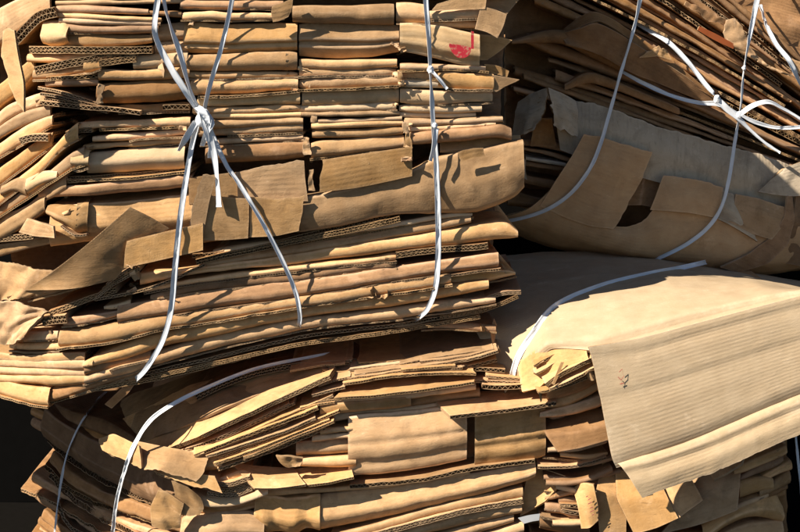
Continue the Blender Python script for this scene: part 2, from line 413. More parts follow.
# ------------------------------------------------------------------ materials
def mat_board(name, c1, c2, stain, rib=0.16, rough=0.8, spread=0.25, dirt=0.5):
    m = bpy.data.materials.new(name); m.use_nodes = True; MATS[name] = m
    nt = m.node_tree; N = nt.nodes; L = nt.links; bsdf = N['Principled BSDF']
    def nn(t, **k):
        x = N.new(t)
        for a, v in k.items(): setattr(x, a, v)
        return x
    def mth(op, a, b=None, c=None):
        x = nn('ShaderNodeMath', operation=op)
        for i, v in enumerate((a, b, c)):
            if v is None: continue
            if isinstance(v, (int, float)): x.inputs[i].default_value = v
            else: L.new(v, x.inputs[i])
        return x.outputs[0]
    def mix(f, a, b, bt='MIX'):
        x = nn('ShaderNodeMix', data_type='RGBA', blend_type=bt)
        for i, v in ((0, f), (6, a), (7, b)):
            if isinstance(v, (int, float)): x.inputs[i].default_value = v
            elif isinstance(v, tuple): x.inputs[i].default_value = (*v, 1)
            else: L.new(v, x.inputs[i])
        return x.outputs[2]
    geo = nn('ShaderNodeNewGeometry'); uv = nn('ShaderNodeUVMap'); oi = nn('ShaderNodeObjectInfo')
    sep = nn('ShaderNodeSeparateXYZ'); L.new(uv.outputs[0], sep.inputs[0])
    def noise_n(vec, sc, det=4, ro=0.55, dist=0.0):
        x = nn('ShaderNodeTexNoise'); L.new(vec, x.inputs['Vector']); x.inputs['Scale'].default_value = sc
        x.inputs['Detail'].default_value = det; x.inputs['Roughness'].default_value = ro; x.inputs['Distortion'].default_value = dist
        return x.outputs['Fac']
    pos = geo.outputs['Position']
    def remap(v, a, b):
        x = nn('ShaderNodeMapRange'); L.new(v, x.inputs[0]); x.inputs[1].default_value = a; x.inputs[2].default_value = b
        return x.outputs[0]
    big = noise_n(pos, 9.0); med = noise_n(pos, 45.0, 5, 0.6); fine = noise_n(pos, 420.0, 3, 0.7)
    # stretched fibre / scuff pattern along the board
    mp = nn('ShaderNodeMapping'); L.new(uv.outputs[0], mp.inputs[0]); mp.inputs['Scale'].default_value = (16, 70, 1)
    streak = noise_n(mp.outputs[0], 1.0, 4, 0.65)
    mp2 = nn('ShaderNodeMapping'); L.new(uv.outputs[0], mp2.inputs[0]); mp2.inputs['Scale'].default_value = (220, 14, 1)
    streak2 = noise_n(mp2.outputs[0], 1.0, 3, 0.6)
    base = mix(remap(med, 0.3, 0.7), c1, c2)
    base = mix(mth('MULTIPLY', remap(big, 0.45, 0.75), 0.55), base, stain)
    base = mix(mth('MULTIPLY', remap(streak, 0.52, 0.8), 0.45*dirt+0.05), base, tuple(x*0.55 for x in stain))
    base = mix(mth('MULTIPLY', remap(streak2, 0.58, 0.82), 0.12*dirt), base, tuple(x*0.7 for x in stain))
    base = mix(mth('MULTIPLY', remap(fine, 0.6, 0.75), 0.25), base, tuple(min(1, x*1.35) for x in c2))
    mp4 = nn('ShaderNodeMapping'); L.new(uv.outputs[0], mp4.inputs[0]); mp4.inputs['Scale'].default_value = (55, 170, 1)
    scr = noise_n(mp4.outputs[0], 1.0, 5, 0.7)
    base = mix(mth('MULTIPLY', mth('MULTIPLY', remap(scr, 0.60, 0.70), remap(med, 0.45, 0.62)), 0.55), base, tuple(min(1, x*1.25+0.09) for x in c2))
    base = mix(mth('MULTIPLY', remap(scr, 0.42, 0.30), 0.40*dirt+.03), base, tuple(x*0.45 for x in stain))
    tearn = noise_n(pos, 17.0, 6, 0.62, 0.4)
    tear = mth('MULTIPLY', remap(tearn, 0.63, 0.70), 0.5)
    base = mix(tear, base, tuple(min(1, x*1.18+0.06) for x in c2))
    att = nn('ShaderNodeAttribute', attribute_name='wear')
    wn_ = noise_n(pos, 130.0, 5, 0.65)
    wm = mth('MULTIPLY', remap(mth('ADD', att.outputs['Fac'], mth('MULTIPLY', wn_, 0.55)), 0.50, 0.95), 0.62)
    base = mix(wm, base, tuple(min(1, x*1.22+0.085) for x in c2))
    grime = mth('MULTIPLY', remap(noise_n(pos, 24.0, 7, 0.68, 0.6), 0.50, 0.70), 0.5*dirt)
    base = mix(grime, base, tuple(x*0.62 for x in stain))
    speck = mth('MULTIPLY', remap(noise_n(pos, 210.0, 2, 0.5), 0.69, 0.75), 0.22*dirt)
    base = mix(speck, base, tuple(x*0.4 for x in stain))
    # per-sheet difference in shade and warmth
    var = mth('ADD', mth('MULTIPLY', oi.outputs['Random'], spread*2), 1-spread)
    hs = nn('ShaderNodeHueSaturation'); L.new(base, hs.inputs['Color']); L.new(var, hs.inputs['Value'])
    r2 = mth('FRACT', mth('MULTIPLY', oi.outputs['Random'], 7.31))
    L.new(mth('ADD', mth('MULTIPLY', r2, 0.16 if spread else 0.0), 0.93), hs.inputs['Saturation'])
    L.new(hs.outputs[0], bsdf.inputs['Base Color'])
    bsdf.inputs['Roughness'].default_value = rough; bsdf.inputs['Specular IOR Level'].default_value = 0.22
    # flute relief + creases + fibre
    rb = mth('SINE', mth('MULTIPLY', sep.outputs[1], 2*math.pi/(0.0066 if name != 'kraft_pale' else 0.0052)))
    rsel = mth('GREATER_THAN', mth('FRACT', mth('MULTIPLY', oi.outputs['Random'], 13.7)), 0.5 if name == 'kraft' else -1.0)
    rbm = mth('MULTIPLY', mth('MULTIPLY', mth('MULTIPLY', rb, rsel), remap(big, 0.35, 0.6)), rib)
    cr = nn('ShaderNodeTexVoronoi', feature='DISTANCE_TO_EDGE'); mp3 = nn('ShaderNodeMapping'); L.new(uv.outputs[0], mp3.inputs[0])
    mp3.inputs['Scale'].default_value = (16, 24, 1)
    wv = nn('ShaderNodeVectorMath', operation='ADD'); L.new(mp3.outputs[0], wv.inputs[0])
    nz = nn('ShaderNodeTexNoise'); L.new(pos, nz.inputs['Vector']); nz.inputs['Scale'].default_value = 25
    L.new(nz.outputs['Color'], wv.inputs[1]); L.new(wv.outputs[0], cr.inputs['Vector'])
    crs = mth('MULTIPLY', mth('MINIMUM', cr.outputs['Distance'], 0.03), 5.0)
    hgt = mth('ADD', mth('ADD', rbm, mth('MULTIPLY', med, 0.6)), mth('ADD', mth('MULTIPLY', fine, 0.35), mth('MULTIPLY', streak2, 0.25)))
    hgt = mth('ADD', mth('ADD', hgt, crs), mth('MULTIPLY', scr, 0.9))
    bp = nn('ShaderNodeBump'); bp.inputs['Strength'].default_value = 0.7; bp.inputs['Distance'].default_value = 0.0007
    L.new(hgt, bp.inputs['Height']); L.new(bp.outputs[0], bsdf.inputs['Normal'])
    return m
mat_board('kraft', (0.455, 0.256, 0.108), (0.545, 0.33, 0.158), (0.26, 0.145, 0.062), dirt=0.95, spread=0.34)
mat_board('kraft_pale', (0.44, 0.32, 0.195), (0.50, 0.375, 0.24), (0.37, 0.26, 0.155), rib=0.15, spread=0.03, dirt=0.12)
mat_board('kraft_light', (0.52, 0.335, 0.17), (0.58, 0.395, 0.215), (0.40, 0.255, 0.125), spread=0.06, dirt=0.4)
mat_board('kraft_bounce_warm', (0.56, 0.30, 0.115), (0.62, 0.36, 0.155), (0.42, 0.22, 0.085), spread=0.0)  # extra orange stands in for warm light bounced onto the wrapper
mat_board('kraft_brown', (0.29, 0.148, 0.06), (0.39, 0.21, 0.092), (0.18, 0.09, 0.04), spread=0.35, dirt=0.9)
mat_board('kraft_grey', (0.46, 0.355, 0.24), (0.54, 0.43, 0.30), (0.27, 0.20, 0.13), rib=0.3, spread=0.08, dirt=1.0)
mat_board('edge', (0.34, 0.21, 0.105), (0.43, 0.28, 0.15), (0.20, 0.12, 0.06), rib=0.0, spread=0.2)
def mat_plain(name, col, rough=0.5, spec=0.4, trans=0.0):
    m = bpy.data.materials.new(name); m.use_nodes = True; MATS[name] = m
    nt = m.node_tree; N = nt.nodes; L = nt.links; b = N['Principled BSDF']
    g = N.new('ShaderNodeNewGeometry'); t = N.new('ShaderNodeTexNoise'); t.inputs['Scale'].default_value = 60; t.inputs['Detail'].default_value = 5
    L.new(g.outputs['Position'], t.inputs['Vector'])
    r = N.new('ShaderNodeMix'); r.data_type = 'RGBA'; r.inputs[6].default_value = (*[c*0.78 for c in col], 1); r.inputs[7].default_value = (*[min(1, c*1.08) for c in col], 1)
    L.new(t.outputs['Fac'], r.inputs[0]); L.new(r.outputs[2], b.inputs['Base Color'])
    b.inputs['Roughness'].default_value = rough; b.inputs['Specular IOR Level'].default_value = spec
    return m, N, L, b
m, N, L, b = mat_plain('strap', (0.74, 0.75, 0.76), 0.42, 0.45)
u = N.new('ShaderNodeUVMap'); mp = N.new('ShaderNodeMapping'); mp.inputs['Scale'].default_value = (18, 1500, 1); L.new(u.outputs[0], mp.inputs[0])
t = N.new('ShaderNodeTexNoise'); t.inputs['Scale'].default_value = 1.0; t.inputs['Detail'].default_value = 3; L.new(mp.outputs[0], t.inputs['Vector'])
bp = N.new('ShaderNodeBump'); bp.inputs['Strength'].default_value = 0.5; bp.inputs['Distance'].default_value = 0.0004
L.new(t.outputs['Fac'], bp.inputs['Height']); L.new(bp.outputs[0], b.inputs['Normal'])
m, N, L, b = mat_plain('red_ink', (0.55, 0.03, 0.045), 0.7, 0.25)
t = N.new('ShaderNodeTexNoise'); t.inputs['Scale'].default_value = 230; t.inputs['Detail'].default_value = 6; g = N.new('ShaderNodeNewGeometry'); L.new(g.outputs['Position'], t.inputs['Vector'])
mr = N.new('ShaderNodeMapRange'); mr.inputs[1].default_value = .52; mr.inputs[2].default_value = .62; L.new(t.outputs['Fac'], mr.inputs[0])
mx = N.new('ShaderNodeMix'); mx.data_type = 'RGBA'; L.new(mr.outputs[0], mx.inputs[0]); old = b.inputs['Base Color'].links[0].from_socket
L.new(old, mx.inputs[6]); mx.inputs[7].default_value = (0.50, 0.20, 0.13, 1); L.new(mx.outputs[2], b.inputs['Base Color'])
mat_plain('red_faint', (0.55, 0.16, 0.12), 0.8, 0.2)
mat_plain('orange_print', (0.34, 0.085, 0.022), 0.6, 0.3)
mat_plain('white_paper', (0.22, 0.225, 0.23), 0.6, 0.3)
mat_plain('ground', (0.008, 0.007, 0.006), 0.95, 0.0)  # blackened colour stands in for deep shade at the lower left
mat_plain('shade_backdrop', (0.006, 0.0055, 0.005), 0.95, 0.0)  # near-black colour stands in for the shade behind the bales

# ------------------------------------------------------------------ setting
GZ = 0.0
def quad(name, pts, mat, nx=24, ny=24, amp=0.004):
    a, b_, c, d = [np.array(p, float) for p in pts]
    u_ = np.linspace(0, 1, nx)[None, :, None]; v_ = np.linspace(0, 1, ny)[:, None, None]
    S = (a*(1-u_)+b_*u_)*(1-v_) + (d*(1-u_)+c*u_)*v_
    n_ = np.cross(b_-a, d-a); n_ = n_/np.linalg.norm(n_)
    S = S + n_*(noise(S, 0.3, 3)*amp)[..., None]
    idx = np.arange(nx*ny).reshape(ny, nx)
    q = np.stack([idx[:-1, :-1], idx[:-1, 1:], idx[1:, 1:], idx[1:, :-1]], -1).reshape(-1, 4)
    o = new_obj(name, S.reshape(-1, 3), q.tolist(), None, None, [mat], None)
    o['kind'] = 'structure'; return o
quad('ground', [(-6, -5, GZ), (6, -5, GZ), (6, 3, GZ), (-6, 3, GZ)], 'ground', 60, 40)
quad('shade_backdrop', [(-3, 0.64, 0), (3, 0.64, 0), (3, 0.64, 2.2), (-3, 0.64, 2.2)], 'shade_backdrop', 30, 20)  # made-up backdrop, added to keep the gaps behind the bales dark

# ------------------------------------------------------------------ bale A : upper left
A = bale('cardboard_bale', (-0.2, 0.2, GZ), 'tall upper left bale of tan folded boxes tied with two upright white straps')
def YA(x):
    return -0.14 + (x-70)*0.00010 if x >= 70 else -0.14 + min(70-x, 90)*0.0007
K = 'kraft'
def FA(st, dy=0.0, **k): return fold(A, st, YA, dy, **k)
def RW(x0, x1, t0, b0, t1, b1, dy=0.0, **k):                         # row segment with a faint bow
    xm = (x0+x1)/2; bow = rng.uniform(-0.6, 1.0)
    return fold(A, [(x0, t0, b0), (x0*.7+x1*.3, t0*.7+t1*.3+bow, b0*.7+b1*.3+bow), (x0*.3+x1*.7, t0*.3+t1*.7+bow, b0*.3+b1*.7+bow), (x1, t1, b1)], YA, dy, **k)
CR2 = [(0.55, 0.004)]
# column between the first strap and the second seam
for r in [(180, 283, 0, 9, 1, 10), (181, 274, 11, 21, 12, 21), (185, 297, 55, 71, 52, 70), (187, 298, 71, 79, 71, 78),
          (190, 298, 79, 95, 77, 91), (192, 300, 107, 114, 105, 112), (198, 301, 113.5, 119.5, 112, 117), (196, 303, 119.5, 129, 116, 124),
          (198, 303, 128, 137, 123, 132), (202, 303, 138, 145.5, 133, 140)]:
    RW(*r, ends='u1')
RW(183, 297, 22, 53, 22.5, 51, crease=[(0.72, 0.006), (0.80, -0.001)], ends='u1', rnd=0.4)
RW(197, 300, 97, 107, 92.5, 104, ends='u1', rnd=0.25)
slab(A, [(198, 97.5), (250, 95.5), (300, 91.5)], YA, -0.004, torn=('v0',), torn_amp=0.002)
RW(205, 304, 147, 164, 142, 157, -0.002, ends='u1')
# third column
for r in [(299, 397, 58.5, 69, 58, 67.5), (299, 397, 68, 78, 68, 76.5), (299, 398, 77.5, 89.5, 75.5, 86), (298, 396, 105.5, 113, 103, 110.5),
          (299, 400, 112.5, 117.5, 110.5, 116), (318, 402, 117.5, 124.5, 115, 121), (311, 403, 123, 131, 119, 127), (312, 403, 131, 139, 127, 134.5)]:
    RW(*r, ends='u0')
fold(A, [(298.5, 23, 57), (330, 23.5, 60), (370, 25, 58), (399, 26, 52)], YA, 0, crease=[(0.58, 0.007), (0.66, -0.002)], rnd=0.4, ends='u0')
fold(A, [(292, 4, 23), (340, 4, 24), (394, 4.5, 25)], YA, 0.002, ends='u1', rnd=0.35)
RW(302, 399, 90, 106.5, 88, 104, rnd=0.25)
slab(A, [(299, 90.5), (350, 89.5), (399, 87)], YA, -0.004, torn=('v0',), torn_amp=0.003)
fold(A, [(311, 143, 160), (350, 140, 156), (404, 135, 149)], YA, -0.003, ends='u0')
# fourth column (right end)
fold(A, [(396, 2, 24), (410, 2, 24), (425, 4, 24)], YA, 0, rnd=0.3)
fold(A, [(428, 11, 21), (455, 10, 21), (481, 10, 20)], YA, 0.004)
fold(A, [(428, 21, 28), (455, 20, 28), (478, 20, 29)], YA, 0.006)
panel(A, [[(437, 4), (462, -4), (487, -6)], [(432, 10), (460, 9.5), (485, 9)]], YA, -0.002, name='torn_flap')
panel(A, [[(480, 6), (494, 9), (506.5, 14)], [(478, 18), (491, 21), (503, 27)], [(475, 29), (487, 32), (497, 38)]], YA, 0.0, name='torn_flap', flutes=('u1',))
panel(A, [[(486, -6), (505, -6), (521, -3)], [(484, 8), (500, 10), (507, 14)]], YA, 0.02, name='torn_flap', flutes=('u1',))
tape = fold(A, [(400, 22, 52), (425, 24, 56), (455, 30, 63), (480, 34, 66)], YA, -0.003, rnd=0.2, crease=[(0.47, 0.004), (0.85, 0.003)], ends='u1', mat='kraft_light',
     label='pale box end with a red ink blot and a red stripe')
panel(A, [[(478, 34), (496, 36), (512, 40)], [(479, 50), (492, 50), (500, 51)], [(480, 60), (484, 60), (487, 60)]], YA, 0.03, mat='kraft', name='torn_flap')
fold(A, [(400, 62, 70), (440, 64, 71), (486, 65, 73)], YA, 0.0)
panel(A, [[(484, 64), (497, 65), (509, 71)], [(486, 72), (496, 74), (507, 77)]], YA, 0.01, name='torn_flap')
fold(A, [(400, 70, 79), (420, 70, 80), (445, 71, 80)], YA, 0.004)
fold(A, [(438, 70.5, 88), (465, 72, 91), (494, 73.5, 92)], YA, -0.002, rnd=0.2, ends='u0u1')
panel(A, [[(492, 75), (504, 77), (519, 79.5)], [(492, 84), (500, 85), (510, 84)], [(491, 92), (495, 93), (500, 90)]], YA, 0.0, name='torn_flap', torn=('u1', 'v1'), torn_amp=0.002, crumple=0.0008)
fold(A, [(400, 78, 88), (420, 79, 88), (446, 81, 89)], YA, 0.004, mat='kraft_grey')
fold(A, [(400, 89, 104), (445, 90, 105), (493, 91, 103)], YA, 0.0, rnd=0.2)
slab(A, [(446, 90), (470, 90), (493, 90)], YA, -0.004, torn=('v0',), torn_amp=0.002)
fold(A, [(399, 104, 113), (445, 105, 114), (482, 105, 112)], YA, 0.004, ends='u1')
fold(A, [(400, 112, 118.5), (440, 113, 119), (476, 112, 117)], YA, 0.008)
fold(A, [(404, 119.5, 126.5), (455, 119, 126), (503, 116, 122)], YA, 0.0, ends='u1')
fold(A, [(404, 126, 132), (450, 125.5, 131.5), (496, 121.5, 127)], YA, 0.001, ends='u1')
fold(A, [(406, 132, 146), (440, 131, 143), (480, 127.5, 139), (500, 125, 139), (512, 127, 143)], YA, -0.006, crumple=0.0007, ends='u1')
# second panel block: the flaps over the wide panel
panel(A, [[(236, 172), (270, 165), (304, 160)], [(237, 182), (270, 180), (305, 178)], [(238, 200), (270, 201), (308, 201)]], YA, -0.006, name='torn_flap', torn=('v0',), torn_amp=0.0015)
panel(A, [[(188, 178), (212, 175), (240, 172)], [(189, 190), (212, 190), (240, 188)], [(189, 204), (212, 204), (240, 204)]], YA, -0.003, name='torn_flap')
panel(A, [[(322, 160, .004), (360, 154, .002), (412, 146.5)], [(321, 175), (360, 167), (412, 158)], [(320, 192), (360, 187), (412, 176)]], YA, -0.009, flutes=('u0', 'v0'), torn=('u0',), torn_amp=0.002)
panel(A, [[(440, 142, .02), (480, 139, .02), (520, 136, .02)], [(440, 152), (480, 150), (522, 145)]], YA, 0.008, name='torn_flap')
wide = fold(A, [(190, 196, 246), (250, 197, 239), (300, 198, 233), (340, 192, 226), (400, 174, 215), (440, 157, 214), (480, 149.5, 211), (514, 143.5, 197), (524, 142, 188)],
     YA, -0.010, rnd=0.12, h=0.005, wav=0.0016, dent=0.0007, ends='u1', crumple=0.0004, crum_scale=0.06)
panel(A, [[(201, 195), (225, 197), (249, 199)], [(200, 215), (224, 217), (249, 219)], [(199, 240), (224, 240), (248, 238)]], YA, -0.016, name='torn_flap', flutes=('u0',))
panel(A, [[(250, 197), (275, 199), (303, 197)], [(250, 215), (275, 215), (302, 214)], [(250, 237), (275, 236), (298, 231)]], YA, -0.0135, name='torn_flap', torn=('v0', 'u1'), torn_amp=0.0015)
panel(A, [[(202, 174), (210, 174), (216, 176)], [(194, 200), (204, 202), (209, 203)], [(188, 243), (197, 246), (201, 247)]], YA, -0.020, name='torn_flap', torn=('u0', 'v0'), torn_amp=0.002)
panel(A, [[(459, 153), (472, 149), (483, 148)], [(462, 161), (474, 157), (485, 156)]], YA, -0.017, name='torn_flap', torn=('v0', 'v1', 'u0', 'u1'), torn_amp=0.002, h=0.001, crumple=0.0006)
# left column
for st, o in [([(55, 0, 5), (110, 0, 5), (181, 0, 4.5)], {}), ([(56, 5, 13), (100, 5.5, 13.5), (148, 8, 14.5)], dict(mat='kraft_brown')), ([(143, 9, 16), (160, 10, 16.5), (181, 11, 18)], dict(mat='kraft_brown')),
          ([(53, 11.5, 18), (100, 14, 20), (161, 16.5, 22)], {}), ([(58, 17, 24), (100, 19, 25), (160, 21, 26)], {}),
          ([(62, 22, 33), (100, 25, 33.5), (158, 25.5, 32)], {}), ([(61, 31, 48), (90, 32.5, 49), (120, 34, 47), (152, 34.5, 42)], dict(rnd=0.4)),
          ([(150, 26, 42), (165, 24, 42), (187, 22, 41)], dict(dy=0.01)), ([(154, 42, 55), (170, 42, 54), (187, 41, 53)], dict(dy=0.006)),
          ([(26, 53, 63), (60, 54, 63), (112, 54, 59)], {}), ([(32, 70, 80), (55, 66, 79), (86, 62, 73)], {}),
          ([(133, 57, 70), (155, 55, 69), (187, 51, 66)], {}), ([(98, 70, 80.5), (140, 70.5, 80), (189, 68, 77)], {}),
          ([(45, 80, 87.5), (70, 79, 87), (98, 78, 86)], dict(mat='kraft_brown')),
          ([(96, 86, 103.5), (140, 82, 103), (189, 77, 99)], dict(dy=-0.004, rnd=0.35)),
          ([(78, 122, 130), (130, 120, 128.5), (190, 117.5, 126.5)], {}), ([(92, 134.5, 142), (140, 132, 139.5), (190, 128, 137)], {}),
          ([(82, 144, 151), (130, 141, 147.5), (186, 136, 143.5)], {}), ([(86, 153, 175), (130, 150.5, 173), (184, 146, 170)], dict(dy=-0.004, rnd=0.4)),
          ([(118, 104, 114), (150, 104, 113), (190, 101, 112)], dict(mat='kraft_brown', dy=0.01))]:
    fold(A, st, YA, ends='u0', **o)
def SA(st, dy=0.0, **k): return slab(A, st, YA, dy, **k)
SA([(29, 50), (60, 51), (100, 50.5), (152, 49)], -0.002, h=0.010, double=True)
SA([(35, 71), (60, 65), (90, 59.5), (137, 52)], -0.002, h=0.011, double=True)
SA([(99, 63), (118, 60), (136, 58.5)], -0.004, h=0.009, double=True)
SA([(46, 78), (70, 77), (99, 75.5)], 0.0, h=0.006)
SA([(38, 88), (65, 94), (97, 105)], 0.0); SA([(40, 94), (70, 99), (102, 108)], -0.003); SA([(44, 99), (75, 104), (108, 112)], -0.005)
SA([(40, 103), (80, 106.5), (110, 109), (140, 113)], -0.006, h=0.006); SA([(163, 108), (189, 106)], -0.004, h=0.007, torn=('v0',))
SA([(66, 134), (78, 131), (92, 130)], -0.002, h=0.007, double=True)
fold(A, [(40, 22, 46), (50, 21, 48), (60, 22, 46), (65, 26, 44)], YA, -0.010, rnd=0.6, crumple=0.003, crum_scale=0.03)
fold(A, [(83, 60, 74), (91, 60, 73), (101, 60, 70)], YA, -0.004, crumple=0.0015)
panel(A, [[(96, 84), (101, 84), (105, 86)], [(95, 94), (100, 94), (104, 95)], [(97, 104), (101, 103), (105, 103)]], YA, -0.008, name='torn_flap', crumple=0.002, crum_scale=0.012, torn=('u0', 'u1'))
# the box layer with the dark open lip, and the ridged box below it
fold(A, [(38, 188, 197), (80, 185, 196), (130, 180, 192), (192, 175, 188)], YA, -0.004, rnd=0.2, ends='u0')
SA([(53, 182), (100, 179), (140, 177), (190, 172)], -0.006, torn=('v0',), torn_amp=0.002)
SA([(60, 178), (120, 175), (190, 169)], 0.004)
fold(A, [(48, 208, 250), (90, 205, 244), (130, 202, 240), (180, 197, 236), (192, 195, 234)], YA, -0.008, rnd=0.5, h=0.004, wav=0.0015, back_rise=0.12)
fold(A, [(86, 199, 206), (130, 195, 203), (190, 189, 198)], YA, 0.05, mat='kraft')
panel(A, [[(130, 207, -.012), (150, 217, -.008), (169, 228, -.002)], [(95, 238, -.016), (118, 240, -.012), (140, 244, -.004)], [(60, 266, -.016), (90, 268, -.012), (126, 266, -.004)], [(25, 290, -.006), (70, 289, -.01), (115, 279, -.004)]],
      YA, -0.010, flutes=('u0', 'v0'), label='peaked board with its fluted edges turned up')
panel(A, [[(127, 241), (160, 233), (203, 223)], [(125, 252), (160, 246), (203, 238)], [(124, 268), (160, 260), (203, 250)]], YA, -0.022, flutes=('v0', 'u0'))
# torn rolls and strips at the left
fold(A, [(45, 205, 218), (60, 207, 226), (76, 208, 235), (87, 203, 235)], YA, -0.020, crumple=0.0025, crum_scale=0.03, rnd=0.7, ends='u1')
panel(A, [[(28, 218), (40, 222), (54, 226)], [(20, 232), (36, 236), (55, 238)]], YA, -0.022, name='torn_flap', crumple=0.001)
SA([(-12, 240), (15, 238), (42, 235)], -0.005, h=0.009, double=True); SA([(10, 226), (28, 222), (48, 228)], -0.004, h=0.006)
# sheets that splay out round the left corner
for st, o in [([(-25, 22, 60), (0, 8, 42), (25, -4, 26), (50, -10, 10)], dict(dy=0.0, rnd=0.6)),
              ([(-20, 98, 120), (0, 82, 106), (20, 66, 90), (34, 54, 74)], dict(dy=0.02)), ([(-20, 128, 140), (10, 104, 118), (45, 90, 104)], dict(dy=0.01)),
              ([(-22, 140, 156), (0, 124, 138), (24, 112, 126), (50, 105, 117)], {}), ([(-22, 158, 172), (0, 142, 157), (25, 126, 142), (52, 114, 126)], dict(dy=-0.002)),
              ([(-20, 186, 204), (0, 166, 186), (25, 148, 166), (52, 132, 146)], dict(dy=-0.003)), ([(-20, 204, 220), (0, 190, 205), (35, 164, 178), (62, 138, 150), (78, 122, 140)], dict(dy=-0.010)),
              ([(-20, 216, 230), (0, 205, 217), (35, 182, 194), (70, 154, 170), (84, 146, 165)], dict(dy=-0.012)),
              ([(-20, 226, 238), (0, 216, 226), (24, 206, 214), (44, 190, 203), (66, 172, 190)], dict(dy=-0.008)),
              ([(-20, 240, 252), (0, 224, 240), (24, 208, 226), (45, 196, 210)], dict(dy=-0.006)),
              ([(-20, 248, 262), (0, 244, 256), (30, 240, 248), (50, 234, 244)], dict(dy=0.004))]:
    o['rnd'] = .07; o.setdefault('depth', .22)
    fold(A, st, YA, ends='u1', **o)
fold(A, [(0, 186, 196), (14, 179, 192), (25, 175, 198)], YA, -0.02, rnd=0.3); fold(A, [(24, 175, 197), (40, 172, 186), (56, 170, 181)], YA, -0.02, rnd=0.3)
SA([(20, 142), (33, 138), (48, 137)], -0.014, h=0.010, double=True)
fold(A, [(70, 152, 168), (78, 149, 171), (88, 152, 168)], YA, -0.013, crumple=0.002, ends='u0u1', rnd=0.6)
panel(A, [[(4, 32), (10, 28), (15, 30)], [(2, 52), (12, 52), (19, 56)], [(8, 80), (17, 80), (25, 84)], [(18, 104), (22, 106), (25, 112)]], YA, -0.075, name='torn_flap', flutes=('u1',), torn=('v0', 'u0'), torn_amp=0.002, label='pointed scrap of board hanging down at the left corner')
SA([(14, 40), (26, 27), (40, 16), (56, 12)], -0.004, h=0.014, double=True, torn=('v0',), crumple=0.001)
# lower stack of long folds
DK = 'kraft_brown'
SA([(196, 262), (240, 252), (300, 240), (400, 219)], -0.004, h=0.008, double=True); SA([(192, 257), (250, 248), (300, 236), (390, 217)], 0.006, h=0.005)
for st, o in [
    ([(212, 250, 258), (300, 236, 244), (400, 220.5, 227.5), (455, 213, 219), (473, 213, 218)], {}),
    ([(205, 260, 267), (300, 245, 254), (400, 228, 237.5), (455, 218, 227), (471, 216, 222)], {}),
    ([(140, 274, 286), (200, 266, 275), (300, 254, 264), (400, 238, 251), (480, 225, 242), (506, 223, 240), (518, 231, 238)], dict(rnd=0.3)),
    ([(145, 289, 294), (200, 278, 283), (300, 265, 272), (360, 258, 265), (396, 253, 262)], {}),
    ([(150, 295, 300), (200, 283, 292), (300, 273, 281), (360, 264, 272), (396, 262, 269)], {}),
    ([(117, 306, 324), (160, 300, 318), (200, 293, 312), (300, 281, 298), (400, 267, 282), (450, 260, 275), (499, 253, 269)], dict(rnd=0.35, dy=-0.004)),
    ([(57, 332, 350), (110, 325, 344), (165, 316, 330), (200, 312, 324.5), (300, 298, 308), (400, 282, 294), (451, 274, 285)], dict(dy=-0.008)),
    ([(82, 361, 369), (120, 347, 362), (160, 334, 349), (200, 325, 339.5), (300, 308, 320), (400, 294, 306.5), (450, 285, 299), (489, 281, 290)], dict(dy=-0.006)),
    ([(84, 376, 385), (130, 361, 374), (200, 340, 354), (300, 320, 332), (400, 307, 320), (450, 300, 312), (496, 297, 305)], dict(dy=-0.004)),
    ([(84, 366, 376), (110, 361, 370), (150, 350, 360)], dict(dy=0.0)),
    ([(450, 275, 284), (480, 273, 284), (508, 271, 279), (516, 273, 277)], dict(dy=0.01)),
    ([(28, 292, 302), (70, 282, 291), (116, 271, 277)], dict(dy=-0.004)), ([(62, 318, 328), (90, 315, 324), (120, 310, 317)], dict(dy=-0.002)),
    ([(103, 306, 311), (118, 304, 310), (130, 300, 308)], {}),
    ([(16, 334, 342), (36, 333, 342), (57, 331, 341)], {}), ([(8, 344, 351), (36, 344, 352), (60, 343, 351)], {}),
    ([(-15, 352, 362), (34, 356, 364), (60, 354, 364), (84, 352, 362)], dict(mat=K)),
    ([(-15, 358, 368), (33, 360, 369), (60, 361, 370), (84, 361, 370)], {}), ([(-10, 366, 375), (33, 367, 376), (60, 369, 378), (85, 370, 378)], {}), ([(-8, 375, 384), (33, 376, 385), (60, 377, 387), (85, 377, 385)], {}),
    ([(-20, 376, 392), (20, 387, 402), (34, 389, 406), (48, 390, 408)], dict(dy=-0.002)),
    ([(40, 392, 408), (70, 384, 398), (110, 374, 385), (145, 362, 372)], dict(mat=DK, dy=0.006)),
    ]:
    fold(A, st, YA, ends='u0u1', **o)
SA([(396, 255), (440, 250), (488, 246)], -0.002, h=0.009, double=True, mat=DK)
for st, hh in [([(120, 380), (200, 361), (300, 337), (400, 324), (470, 314)], .005), ([(150, 378), (230, 360), (310, 343), (400, 330), (480, 316)], .006), ([(45, 403), (100, 388), (160, 378), (250, 356)], .007),
               ([(430, 311), (470, 306), (500, 294), (521, 292)], .006), ([(440, 318), (470, 314), (495, 306), (518, 296)], .006)]:
    SA(st, 0.004, h=hh, mat=DK, double=hh > .0055)
fold(A, [(395, 323, 330), (440, 322, 329), (496, 326, 333)], YA, 0.01, mat=DK)
panel(A, [[(494, 318, .02), (497, 325, .02)], [(490, 330, .02), (493, 348, .02)]], YA, 0.0, mat=DK, name='torn_flap')
SA([(205, 265), (150, 288), (95, 300)], -0.006, h=0.004, rise=-.05)
for k in range(4): SA([(95+4*k, 299-5*k), (115+3*k, 284-4*k), (140, 270-2*k)], -0.004-0.002*k, depth=0.06, h=0.003, torn=('u0', 'v0'), torn_amp=0.002)
